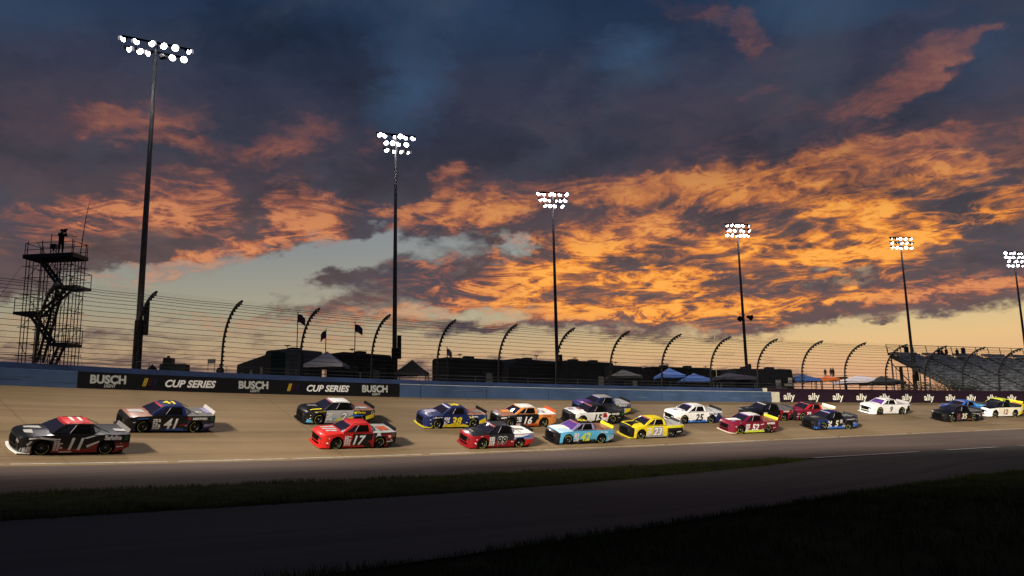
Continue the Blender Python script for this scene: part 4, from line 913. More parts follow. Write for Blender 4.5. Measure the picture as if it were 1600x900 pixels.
# scoreboard post and dark shrubs under the grandstand
c = at(1410, 600, 106); g = gz(c.x, 106); r_ = empty('post_frame', (c.x, 106, g), .3, label='dark steel frame of thin posts standing beneath the grandstand corner', cat='frame')
zt = at(1410, 573, 106).z-g
for x, w in ((0, .3), (1.1, .08), (1.9, .08), (3.0, .1), (-.8, .05)):
    b = MB(); b.box((x, 0, zt/2), (w, w, zt)); b.build('post', M_BLACK, r_)
b = MB(); b.box((1.2, 0, zt), (4.2, .12, .14)); b.build('beam', M_BLACK, r_)
M_LEAF = mat('shrub_leaf', (.020, .028, .012), .9, var=.5, vs=2)
M_TRUNK = mat('trunk', (.03, .022, .015), .9)
def shrub(px, top, wpx, Y, label):
    p = at(px, top, Y); g = gz(p.x, Y); h = p.z-g; w = wpx*Y/FPX/2; root = empty('shrub', (p.x, Y, g), 0, label=label, cat='shrub', group='shrubs under the grandstand')
    b = MB()
    for k in range(5): a = 2*PI*k/5; b.tube([(0, 0, 0), (w*.5*math.cos(a), w*.5*math.sin(a), h*.65)], [.06, .02], 5)
    b.build('stem', M_TRUNK, root)
    b = MB()
    for k in range(900):
        d = Vector((random.gauss(0, 1), random.gauss(0, 1), random.gauss(0, 1))).normalized()*random.random()**.4
        q = Vector((d.x*w*(1+.25*mnoise.noise(d*3)), d.y*w, h*.55+d.z*h*.45*(1+.3*mnoise.noise(d*2.3+Vector((px, 0, 0)))))); s_ = .09
        u = Vector((random.gauss(0, 1), random.gauss(0, 1), random.gauss(0, 1))).normalized()*s_; v = u.orthogonal().normalized()*s_*.7
        b.add([q-u, q+v, q+u, q-v], [(0, 1, 2, 3)])
    b.build('foliage', M_LEAF, root)
for px, top, w, l in ((1415, 596, 26, 'leftmost low dark shrub under the grandstand corner'), (1440, 594, 30, 'low dark shrub right of the steel frame posts'), (1468, 591, 34, 'tallest dark shrub at the middle of the grandstand front'), (1494, 594, 28, 'dark shrub touching the foot of the grey seating'), (1518, 598, 30, 'rightmost low shrub before the grandstand front wall')): shrub(px, top, w, 104, l)

# ------------------------------------------------------------------ race trucks (local: +x forward, +y the driver's side, z up)
def topz(x): return float(np.interp(x, [-2.75, -.9, .6, 1.25, 1.9, 2.3, 2.5, 2.64], [1.09, 1.06, 1.05, 1.03, .98, .93, .89, .80]))
def halfw(x): return float(np.interp(x, [-2.75, -2.3, 1.9, 2.25, 2.5, 2.64], [.95, 1.0, 1.0, .96, .86, .76]))
def botz(x): return float(np.interp(x, [-2.75, -2.4, -1.95, 2.64], [.40, .26, .13, .12]))
def side_y(x, z):
    w = halfw(x); k = max(0, (z-.55)/.5); fl = .025*math.exp(-((abs(x)-1.5)/.45)**2)
    return w*(1-.055*k*k)+fl-.03*max(0, (.35-z)/.25)
def bulge(x): return .13*max(0, min(1, (x-1.7)/.9))**1.5
WR, AR = .365, .45
# body material slots
SLOTS = ['nose', 'hood', 'roof', 'door', 'fender', 'bedside', 'bedlow', 'skirt', 'cover', 'tail', 'dark']
def zone(x, z):
    if x > 2.28: return 0
    if z < .30 and -1.95 < x < 1.95: return 7
    if x > 1.02: return 4
    if x > -.95: return 3
    if x < -2.1 and z < .62: return 9
    return 5 if z > .62 else 6
NOSE = 2.64
def build_body():
    b = MB(); xs = sorted(set(list(np.linspace(-2.75, 2.64, 74)))); NZ = 13
    for sd in (1, -1):
        base = len(b.v); gv = []
        for x in xs:
            for j in range(NZ+1):
                z0, z1 = botz(x), topz(x)-.035; z = z0+(z1-z0)*j/NZ; xx = x
                for cx in (1.5, -1.5):
                    d = math.hypot(xx-cx, z-WR); 
                    if abs(d-AR) < .045 and d > 0: xx = cx+(xx-cx)*AR/d; z = WR+(z-WR)*AR/d
                gv.append((xx, z)); b.v.append((xx, sd*side_y(xx, z), z))
        for i in range(len(xs)-1):
            for j in range(NZ):
                q = [i*(NZ+1)+j, (i+1)*(NZ+1)+j, (i+1)*(NZ+1)+j+1, i*(NZ+1)+j+1]
                cx = sum(gv[k][0] for k in q)/4; cz = sum(gv[k][1] for k in q)/4
                if any(math.hypot(cx-w, cz-WR) < AR-.012 for w in (1.5, -1.5)): continue
                q = [base+k for k in q]; b.f.append(q if sd < 0 else q[::-1]); b.m.append(zone(cx, cz))
    # upper surface: hood, deck and bed cover
    hx = list(np.linspace(2.64, -2.75, 46)); js = np.linspace(-1, 1, 11); base = len(b.v)
    for x in hx:
        w = side_y(x, topz(x)-.035)
        for j in js:
            cr = .045*(1-abs(j)**2.2)+.035*(abs(j) < .5)*(x > 1.0)*(x < 2.3); b.v.append((x+bulge(x)*(1-j*j), j*w, topz(x)-.035+.035*(1-abs(j)**6)+cr*(.4 if x < -.9 else 1)))
    for i in range(len(hx)-1):
        xm = (hx[i]+hx[i+1])/2
        for j in range(10):
            q = [base+i*11+j, base+i*11+j+1, base+(i+1)*11+j+1, base+(i+1)*11+j]; b.f.append(q)
            b.m.append(0 if xm > 2.42 else 1 if xm > 1.05 else 10 if xm > -.95 else 8)
    # nose face
    base = len(b.v); NZ2 = 8
    for k in range(NZ2+1):
        for j in js:
            zt = topz(2.64)-.035+.035*(1-abs(j)**6)+.045*(1-abs(j)**2.2); z = zt+(.12-zt)*k/NZ2; f = .09*math.sin(PI*min(1, k/NZ2*1.05))
            b.v.append((2.64+.13*(1-j*j)+f*(1-.6*abs(j)), j*side_y(2.64, z)*(1-.0*k), z))
    for k in range(NZ2):
        for j in range(10):
            q = [base+k*11+j, base+(k+1)*11+j, base+(k+1)*11+j+1, base+k*11+j+1]; b.f.append(q); b.m.append(0)
    # tail face
    z1 = topz(-2.75)-.035; b.add([(-2.75, -side_y(-2.75, z1), z1), (-2.75, side_y(-2.75, z1), z1), (-2.75, .93, .40), (-2.75, -.93, .40)], [(0, 3, 2, 1)], 9)
    return b
M_ARCH = mat('wheel_well', (.002, .002, .002), .95, spec=.05)
M_TYRE = mat('tyre', (.006, .006, .007), .8, spec=.15, var=.2); M_RIM = mat('rim', (.03, .03, .033), .4, metal=.5); M_HUB = mat('hub', (.30, .30, .30), .4, metal=.6)
M_YEL = mat('tyre_yellow', (.42, .44, .09), .6); M_GLASS = mat('windshield_glass', (.012, .010, .020), .06, coat=.6)
M_NET = mat('window_net', (.002, .002, .002), .95, spec=.08); M_STRIP = mat('windshield_banner', (.22, .06, .09), .4); M_TAILR = mat('decal_red', (.35, .01, .012), .4)
PAL = dict(black=(.005, .005, .006), white=(.80, .80, .79), red=(.55, .018, .014), dred=(.25, .008, .014), maroon=(.17, .010, .030), navy=(.011, .020, .095), blue=(.030, .13, .50), sky=(.10, .42, .68), lblue=(.40, .60, .78),
           yellow=(.75, .60, .02), cream=(.70, .66, .50), orange=(.72, .26, .055), dorange=(.45, .07, .015), brown=(.26, .12, .075), grey=(.16, .15, .15), lgrey=(.38, .37, .37), purple=(.10, .035, .22), lime=(.66, .74, .05), green=(.02, .35, .12), dgrey=(.022, .021, .024), silver=(.45, .45, .46), dblue=(.012, .03, .12), lpurple=(.26, .24, .42), pink=(.26, .07, .10))
def paint(n): return mat('paint_'+n, PAL[n], .38, coat=.15, spec=.35)
def decal(n): return mat('decal_'+n, PAL[n], .45)
proto_slots = [paint('black')]*11
def squash(me):
    for v in me.vertices:
        x = v.co.x
        if x > 1.96: v.co.x = 1.96+(x-1.96)*.72
        elif x < -1.96: v.co.x = -1.96+(x+1.96)*.88
body_me = build_body().build('body', proto_slots, smooth=True, link=False).data
squash(body_me)
def cabpt(side, u, v):
    """bilinear / curved panels of the greenhouse; u across or rear->front, v up"""
    if side == 'front':
        j = u*2-1; x = (1.13+.15*(1-j*j))*(1-v)+(.42+.09*(1-j*j))*v; w = .86*(1-v)+.63*v; z = 1.03*(1-v)+1.485*v+.03*(1-j*j)*v+.02*math.sin(PI*v); return (x, j*w, z)
    if side == 'rear':
        j = u*2-1; x = (-.92)*(1-v)+(-.76)*v; w = .87*(1-v)+.64*v; return (x, -j*w, 1.05*(1-v)+1.50*v+.03*(1-j*j)*v)
    x0 = -.92*(1-v)+-.76*v; x1 = 1.13*(1-v)+.42*v; x = x0+(x1-x0)*u; w0 = .865*(1-v)+.635*v; w = w0+.02*math.sin(PI*v)
    return (x, (1 if side == 'left' else -1)*w, (1.035+.015*(1-u))*(1-v)+(1.50-.015*u)*v)
def build_cab():
    b = MB()
    def grid(f, nu, nv, mi, flip=False):
        base = len(b.v)
        for i in range(nu+1):
            for j in range(nv+1): b.v.append(f(i/nu, j/nv))
        for i in range(nu):
            for j in range(nv):
                q = [base+i*(nv+1)+j, base+(i+1)*(nv+1)+j, base+(i+1)*(nv+1)+j+1, base+i*(nv+1)+j+1]; b.f.append(q[::-1] if flip else q); b.m.append(mi)
    grid(lambda u, v: cabpt('front', u, v), 8, 4, 1, False)
    grid(lambda u, v: cabpt('rear', u, v), 6, 3, 1, False)
    grid(lambda u, v: cabpt('left', u, v), 6, 4, 1, True); grid(lambda u, v: cabpt('right', u, v), 6, 4, 1)
    def roof(u, v):
        j = v*2-1; f = cabpt('front', v, 1); r = cabpt('rear', 1-v, 1); x = r[0]*(1-u)+f[0]*u; y = r[1]*(1-u)+f[1]*u; z = r[2]*(1-u)+f[2]*u+.035*math.sin(PI*u)*(1-j*j*.4); return (x, y, z)
    grid(roof, 8, 8, 0, True)
    return b, roof
cb_, roof_f = build_cab(); cab_me = cb_.build('cab', [paint('black')]*2, smooth=False, link=False).data
for p in cab_me.polygons: p.use_smooth = True
def panel(side, us, vs, m, name, lift=.01, nu=6, nv=4):
    b = MB(); base = 0
    quad = us if isinstance(us[0], tuple) else [(us[0], vs[0]), (us[1], vs[0]), (us[1], vs[1]), (us[0], vs[1])]
    for i in range(nu+1):
        for j in range(nv+1):
            a, c = i/nu, j/nv
            u = (quad[0][0]*(1-a)+quad[1][0]*a)*(1-c)+(quad[3][0]*(1-a)+quad[2][0]*a)*c; v = (quad[0][1]*(1-a)+quad[1][1]*a)*(1-c)+(quad[3][1]*(1-a)+quad[2][1]*a)*c
            p = Vector(cabpt(side, u, v)); e = 1e-3; t1 = Vector(cabpt(side, u+e, v))-Vector(cabpt(side, u-e, v)); t2 = Vector(cabpt(side, u, v+e))-Vector(cabpt(side, u, v-e)); n = t1.cross(t2).normalized()
            if side == 'front' and n.x < 0 or side == 'rear' and n.x > 0 or side == 'left' and n.y < 0 or side == 'right' and n.y > 0: n = -n
            b.v.append(tuple(p+n*lift))
    for i in range(nu):
        for j in range(nv): b.f.append([i*(nv+1)+j, (i+1)*(nv+1)+j, (i+1)*(nv+1)+j+1, i*(nv+1)+j+1]); b.m.append(0)
    return b.build(name, m, smooth=True, link=False).data
ws_me = panel('front', (.05, .95), (.03, .84), M_GLASS, 'windshield'); strip_me = panel('front', (.05, .95), (.845, .99), M_STRIP, 'windshield_banner', .009)
rw_me = panel('rear', (.1, .9), (.15, .85), M_GLASS, 'rear_window')
SW = [(.12, .06), (.58, .06), (.62, .93), (.12, .93)]; QW = [(.63, .08), (.93, .08), (.82, .86), (.67, .93)]
sw_me = panel('left', SW, None, M_NET, 'side_window'); qw_me = panel('left', QW, None, M_GLASS, 'quarter_window')
swr_me = panel('right', SW, None, M_NET, 'side_window'); qwr_me = panel('right', QW, None, M_GLASS, 'quarter_window')
def wheel_meshes():
    RZ = Matrix.Rotation(PI/2, 4, 'Z')
    b = MB(); b.lathe([(-.14, .22), (-.15, .30), (-.13, WR-.01), (-.10, WR), (.10, WR), (.13, WR-.01), (.15, .30), (.14, .22)], RZ, 28); ty = b.build('wheel', M_TYRE, smooth=True, link=False).data
    b = MB(); b.lathe([(-.13, .22), (-.08, .20), (-.05, .0)], RZ, 20); b.lathe([(.13, .225), (.10, .20), (.03, .17), (.03, .07), (.09, .06), (.09, .0)], RZ, 20, 0)
    for k in range(5):
        a = 2*PI*k/5; b.add([RZ @ Vector((.075, .06*math.cos(a+.5*s), .06*math.sin(a+.5*s))) for s in (-1, 1)]+[RZ @ Vector((.10, .20*math.cos(a+.22*s), .20*math.sin(a+.22*s))) for s in (1, -1)], [(0, 1, 2, 3)], 0)
    b.lathe([(.095, .055), (.12, .04), (.12, 0)], RZ, 10, 1); ri = b.build('rim', [M_RIM, M_HUB], link=False).data
    b = MB()
    for a0 in (.3,):
        for k in range(22):
            a, c = a0+k*.14, a0+k*.14+.125; b.add([RZ @ Vector((.1535, r*math.cos(t), r*math.sin(t))) for r, t in ((.285, a), (.285, c), (.315, c), (.315, a))], [(0, 1, 2, 3)])
    le = b.build('tyre_lettering', M_YEL, link=False).data
    return ty, ri, le
ty_me, rim_me, let_me = wheel_meshes()
def misc_meshes():
    out = {}
    b = MB()   # splitter
    P = []
    for j in np.linspace(-1, 1, 11): P.append((2.66+.17*(1-j*j)+.10, j*.93))
    n = 11; vs = [(x, y, .07) for x, y in P]+[(x, y, .115) for x, y in P]+[(1.98, -1.0, .07), (1.98, 1.0, .07), (1.98, -1.0, .115), (1.98, 1.0, .115)]
    fs = [(i, i+1, n+i+1, n+i) for i in range(n-1)]+[tuple(range(n, 2*n))+(2*n+3, 2*n+2), tuple(reversed(range(n)))+(2*n, 2*n+1), (0, n, 2*n+2, 2*n), (n-1, 2*n+1, 2*n+3, 2*n-1)]
    b.add(vs, fs); out['splitter'] = b.build('splitter', paint('black'), link=False).data
    b = MB()   # grille, draped on the nose
    def nf(j, t):
        zt = topz(2.64)-.035+.035*(1-abs(j)**6)+.045*(1-abs(j)**2.2); z = zt+(.12-zt)*t; f = .09*math.sin(PI*min(1, t*1.05)); return (2.64+.13*(1-j*j)+f*(1-.6*abs(j))+.012, j*side_y(2.64, z), z)
    for (j0, j1, t0, t1) in ((-.66, .66, .12, .60), (-.74, .74, .68, .88)):
        base = len(b.v)
        for i in range(9):
            for k in range(4): b.v.append(nf(j0+(j1-j0)*i/8, t0+(t1-t0)*k/3))
        for i in range(8):
            for k in range(3): b.f.append([base+i*4+k, base+i*4+k+1, base+(i+1)*4+k+1, base+(i+1)*4+k]); b.m.append(0)
    out['grille'] = b.build('grille', M_NET, link=False).data
    b = MB(); base = 0
    for i in range(5):
        for k in range(3): b.v.append(nf(.66+.30*i/4, .10+.20*k/2+.08*i/4))
    for i in range(4):
        for k in range(2): b.f.append([i*3+k, i*3+k+1, (i+1)*3+k+1, (i+1)*3+k]); b.m.append(0)
    out['hl'] = b.build('headlight', M_HUB, link=False).data
    b = MB(); b.v = [(x, -y, z) for x, y, z in [tuple(v.co) for v in out['hl'].vertices]]; b.f = [list(p.vertices)[::-1] for p in out['hl'].polygons]; b.m = [0]*len(b.f); out['hr'] = b.build('headlight', M_HUB, link=False).data
    b = MB(); b.add([(-2.62, -.84, 1.10), (-2.62, .84, 1.10), (-2.72, .84, 1.29), (-2.72, -.84, 1.29), (-2.65, -.84, 1.10), (-2.65, .84, 1.10), (-2.75, .84, 1.29), (-2.75, -.84, 1.29)], [(0, 1, 2, 3), (7, 6, 5, 4), (3, 2, 6, 7), (1, 5, 6, 2), (0, 3, 7, 4)]); 
    for y in (-.5, .5): b.bar((-2.6, y, 1.08), (-2.74, y, 1.25), .03)
    out['spoiler'] = b.build('spoiler', paint('black'), link=False).data
    for sd, nm in ((1, 'brace'), (-1, 'brace2')):
        b = MB(); b.tube([(-.78, sd*.66, 1.46), (-1.2, sd*.76, 1.28), (-1.60, sd*.84, 1.10)], .016, 6)
        b.tube([(-.78, sd*.66, 1.45), (-1.35, sd*.30, 1.09)], .02, 5)
        out[nm] = b.build('bed_brace', M_RIM, link=False).data
    b = MB(); b.box((-.05, 0, .17), (4.9, 1.72, .06)); 
    for cx in (1.5, -1.5):
        for sd in (-1, 1):
            b.lathe([(0, AR+.012), (-.42 if 1 else 0, AR+.012), (-.42, 0)], Matrix.Translation((cx, sd*.985, WR)) @ Matrix.Rotation(PI/2*sd, 4, 'Z'), 20)
    out['under'] = b.build('underbody', M_ARCH, link=False).data
    return out
MM = misc_meshes()
for k_ in ('splitter', 'grille', 'hl', 'hr', 'spoiler', 'under'): squash(MM[k_])
def link_part(name, me, parent, mats=None):
    o = bpy.data.objects.new(name, me); COL.objects.link(o); o.parent = parent
    if mats:
        for i, m in enumerate(mats): o.material_slots[i].link = 'OBJECT'; o.material_slots[i].material = m
    return o
def side_shape(pts, m, name, parent, lift=.008, label=None):
    """polygon(s) given as (x, z) on the driver's side, cut fine enough to follow the panel"""
    bmh = bmesh.new(); 
    vs = [bmh.verts.new((x, 0, z)) for x, z in pts]; f = bmh.faces.new(vs)
    for k in range(-14, 15):
        g = bmh.verts[:]+bmh.edges[:]+bmh.faces[:]; bmesh.ops.bisect_plane(bmh, geom=g, plane_co=(k*.2, 0, 0), plane_no=(1, 0, 0))
    for z in (.3, .45, .6, .75, .9):
        g = bmh.verts[:]+bmh.edges[:]+bmh.faces[:]; bmesh.ops.bisect_plane(bmh, geom=g, plane_co=(0, 0, z), plane_no=(0, 0, 1))
    for v in bmh.verts: v.co.y = side_y(v.co.x, v.co.z)+lift
    me = bpy.data.meshes.new(name); bmh.to_mesh(me); squash(me); bmh.free(); me.materials.append(m); o = bpy.data.objects.new(name, me); COL.objects.link(o); o.parent = parent
    return o
def side_text(txt, xc, zc, H, m, name, parent, bold=.03, shear=.2, wid=1.0, lift=.014, side=1):
    vs, fs = text_mesh(txt, 1.0, bold, shear); ys = [v[1] for v in vs]; k = H/(max(ys)-min(ys)); yc = (max(ys)+min(ys))/2; xm = (max(v[0] for v in vs)+min(v[0] for v in vs))/2
    bmh = bmesh.new(); bv = [bmh.verts.new((xc-(x-xm)*k*wid, 0, zc+(y-yc)*k)) for x, y in vs]
    for f in fs:
        try: bmh.faces.new([bv[i] for i in f])
        except ValueError: pass
    for z in np.arange(.2, 1.1, .06):
        g = bmh.verts[:]+bmh.edges[:]+bmh.faces[:]; bmesh.ops.bisect_plane(bmh, geom=g, plane_co=(0, 0, z), plane_no=(0, 0, 1))
    for v in bmh.verts: v.co.y = side_y(v.co.x, v.co.z)+lift
    me = bpy.data.meshes.new(name); bmh.to_mesh(me); squash(me); bmh.free(); me.materials.append(m); o = bpy.data.objects.new(name, me); COL.objects.link(o); o.parent = parent
    return o
def roof_text(txt, m, parent, H=.62, x=-.12, wid=1.0):
    vs, fs = text_mesh(txt, 1.0, .05, 0); ys = [v[1] for v in vs]; k = H/(max(ys)-min(ys)); yc = (max(ys)+min(ys))/2; b = MB()
    P = []
    for a, c in vs:
        X = x-a*k*wid*1.0; Y = -(c-yc)*k*1.0; z = 1.535+.03*(1-(Y/.64)**2)*1.0; P.append((X, Y, z+.018))
    b.add(P, fs); return b.build('roof_number', m, parent)
def hood_patch(b, pts):
    """patch laid on the curved hood, cut fine so that it follows the crown"""
    (x0, y0), (x1, y1), (x2, y2), (x3, y3) = pts; n = 8; base = len(b.v)
    for i in range(n+1):
        for k in range(n+1):
            a, c = i/n, k/n; x = (x0*(1-a)+x1*a)*(1-c)+(x3*(1-a)+x2*a)*c; y = (y0*(1-a)+y1*a)*(1-c)+(y3*(1-a)+y2*a)*c
            w = side_y(x, topz(x)-.035); j = max(-1, min(1, y/w)); xb = x-bulge(x)*(1-j*j)*.0
            b.v.append((x+bulge(x)*(1-j*j), y, topz(x)-.035+.035*(1-abs(j)**6)+.045*(1-abs(j)**2.2)+.035*max(0, min(1, (.62-abs(j))/.2))+.012))
    for i in range(n):
        for k in range(n): b.f.append([base+i*(n+1)+k, base+(i+1)*(n+1)+k, base+(i+1)*(n+1)+k+1, base+i*(n+1)+k+1]); b.m.append(0)
TRI = 'race trucks running in the pack'
def truck(s, off, sp, label):
    """s, off: where the middle of its near wheels stands on the banking"""
    T = Vector((math.cos(heading(s)), math.sin(heading(s)), (zbank(s+1, off)-zbank(s-1, off))/2)).normalized()
    n = (bank(s, off+.5)-bank(s, off-.5)).normalized(); up = n.cross(-T).normalized(); up = up if up.z > 0 else -up
    fw = (-T+n*sp.get('yaw', 0)).normalized(); lf = up.cross(fw).normalized(); up = fw.cross(lf).normalized()
    K = sp.get('k', .945); o = bank(s, off-.98*K)
    root = bpy.data.objects.new('race_truck', None); COL.objects.link(root); root.empty_display_size = .3
    root.matrix_world = Matrix(((fw.x, lf.x, up.x, o.x), (fw.y, lf.y, up.y, o.y), (fw.z, lf.z, up.z, o.z+.004), (0, 0, 0, 1))) @ Matrix.Scale(K, 4)
    tag(root, label, 'race truck', TRI)
    g = lambda k, d='black': paint(sp.get(k, d))
    dr = sp['door']
    body = link_part('body', body_me, root, [g('nose', dr), g('hood', dr), g('roof', dr), g('door'), g('fender', dr), g('bedside', dr), g('bedlow', sp.get('bedside', dr)), g('skirt', dr), g('cover', 'dgrey'), g('tail', 'black'), paint('black')])
    cab = link_part('cab', cab_me, root, [g('roof', dr), g('pillar', sp.get('roof', dr))])
    link_part('windshield', ws_me, cab, [mat('windshield_violet_sheen', (.09, .04, .22), .10, coat=.6) if sp.get('violet') else M_GLASS]); link_part('windshield_banner', strip_me, cab, [decal(sp.get('strip', 'pink'))])  # violet variant paints a purple light reflection into the glass colour
    link_part('rear_window', rw_me, cab)
    for m_ in (sw_me, swr_me): link_part('side_window', m_, cab)
    for m_ in (qw_me, qwr_me): link_part('quarter_window', m_, cab)
    link_part('splitter', MM['splitter'], root, [g('splitter')]); link_part('grille', MM['grille'], root); link_part('headlight', MM['hl'], root, [decal(sp.get('hl', 'dgrey'))]); link_part('headlight', MM['hr'], root, [decal(sp.get('hl', 'dgrey'))])
    link_part('spoiler', MM['spoiler'], root, [g('spoiler')]); link_part('bed_brace', MM['brace'], root); link_part('bed_brace', MM['brace2'], root); link_part('underbody', MM['under'], root)
    for x in (1.5, -1.5):
        for sd in (1, -1):
            w = link_part('wheel', ty_me, root); w.location = (x, sd*.83, WR); w.rotation_euler = (0, random.uniform(0, 6), 0 if sd > 0 else PI)
            link_part('rim', rim_me, w); link_part('tyre_lettering', let_me, w)
    # contingency stickers behind the front wheel
    rnd = random.Random(sp['no'] or '0'); b = MB()
    for i in range(3):
        for j in range(6):
            if rnd.random() < .18: continue
            x = 1.02-i*.15-rnd.uniform(0, .02)+.0; z = .24+j*.105; w = rnd.uniform(.11, .14); h = rnd.uniform(.06, .09)
            if math.hypot(x-1.5, z-WR) < AR+.03: continue
            b.add([(xx, side_y(xx, zz)+.009, zz) for xx, zz in ((x, z), (x, z+h), (x-w, z+h), (x-w, z))], [(0, 1, 2, 3)])
    if sp.get('stickers', True): b.build('sponsor_stickers', decal(sp.get('stk', 'white')), body)
    b = MB()
    for i in range(9):      # small decals low on the bed, on the fender top and along the skirt
        x, z = rnd.choice(((-2.15, .55), (-.85, .45), (1.75, .88), (2.15, .62), (-1.05, .30), (2.2, .40)))
        x += rnd.uniform(-.12, .12); z += rnd.uniform(-.05, .05); w = rnd.uniform(.08, .2); h = rnd.uniform(.03, .06)
        if math.hypot(x-1.5, z-WR) < AR+.06 or math.hypot(x-w-1.5, z-WR) < AR+.06 or math.hypot(x+1.5, z-WR) < AR+.06 or math.hypot(x-w+1.5, z-WR) < AR+.06: continue
        b.add([(xx, side_y(xx, zz)+.010, zz) for xx, zz in ((x, z), (x, z+h), (x-w, z+h), (x-w, z))], [(0, 1, 2, 3)])
    if b.v and sp.get('stickers', True): squash(b.build('small_stickers', decal(rnd.choice(('lgrey', 'silver', 'white'))), body).data)
    b = MB(); q = [Vector(cabpt('left', .615, v)) for v in (.1, .5, .9)]; b.tube([p_+Vector((0, .012, 0)) for p_ in q], .014, 5); b.build('window_bar', decal('lgrey'), cab)
    for (c, pts) in sp.get('shapes', []): side_shape(pts, decal(c), 'painted_stripe', body)
    for (c, pts) in sp.get('hoodshapes', []):
        b = MB(); hood_patch(b, pts); squash(b.build('hood_graphic', decal(c), body).data)
    for (c, pts) in sp.get('covershapes', []):
        b = MB(); b.add([(x, y, topz(x)+.04) for x, y in pts], [tuple(range(len(pts)))]); squash(b.build('bed_graphic', decal(c), body).data)
    if sp['no']:
        if sp.get('plate'): side_shape([(.62, .26), (.55, .90), (-.62, .90), (-.72, .26)], decal(sp['plate']), 'number_panel', body, .010)
        zc, H = sp.get('nz', .57), sp.get('nh', .62); wd = sp.get('nw', 1.02); xc = sp.get('nx', -.02)
        if sp.get('outl'): side_text(sp['no'], xc, zc, H*1.13, decal(sp['outl']), 'number_outline', body, .07, .22, wd*.97, .012)
        side_text(sp['no'], xc, zc, H, decal(sp['nc']), 'door_number', body, sp.get('nb', .030), .22, wd, .016)
    if sp.get('rno'): roof_text(sp['no'] or sp['rno'], decal(sp['rno']), cab)
    if sp.get('txt'): side_text(sp['txt'], sp.get('tx', -1.75), sp.get('tz', .90), sp.get('th', .19), decal(sp.get('tc', 'white')), 'sponsor_lettering', body, .04, .12, sp.get('tw', 1.0), .014)
    # roof rails and small fin
    for y in (.56, -.56): b = MB(); b.tube([(-.65, y, 1.535), (.34, y, 1.52)], .012, 4); b.build('roof_rail', M_RIM, cab)
    # tail number ring sticker on the rear quarter
    b = MB()
    for k in range(14):
        a, c = 2*PI*k/14, 2*PI*(k+1)/14; P = []
        for r, t in ((.075, a), (.075, c), (.105, c), (.105, a)): x, z = -2.52+r*math.cos(t), .88+r*math.sin(t); P.append((x, side_y(x, z)+.016, z))
        b.add(P, [(0, 1, 2, 3)])
    squash(b.build('ring_sticker', decal(sp.get('ring', 'green')), body).data)
    return root
def mid(a, b, c, d): return ((a+c)/2, (b+d)/2)
def yaw(a, b, c, d): return 0.0
RC = [(-2.7, .42), (-2.7, .60), (-1.98, .60), (-1.98, .32), (-2.3, .32)]
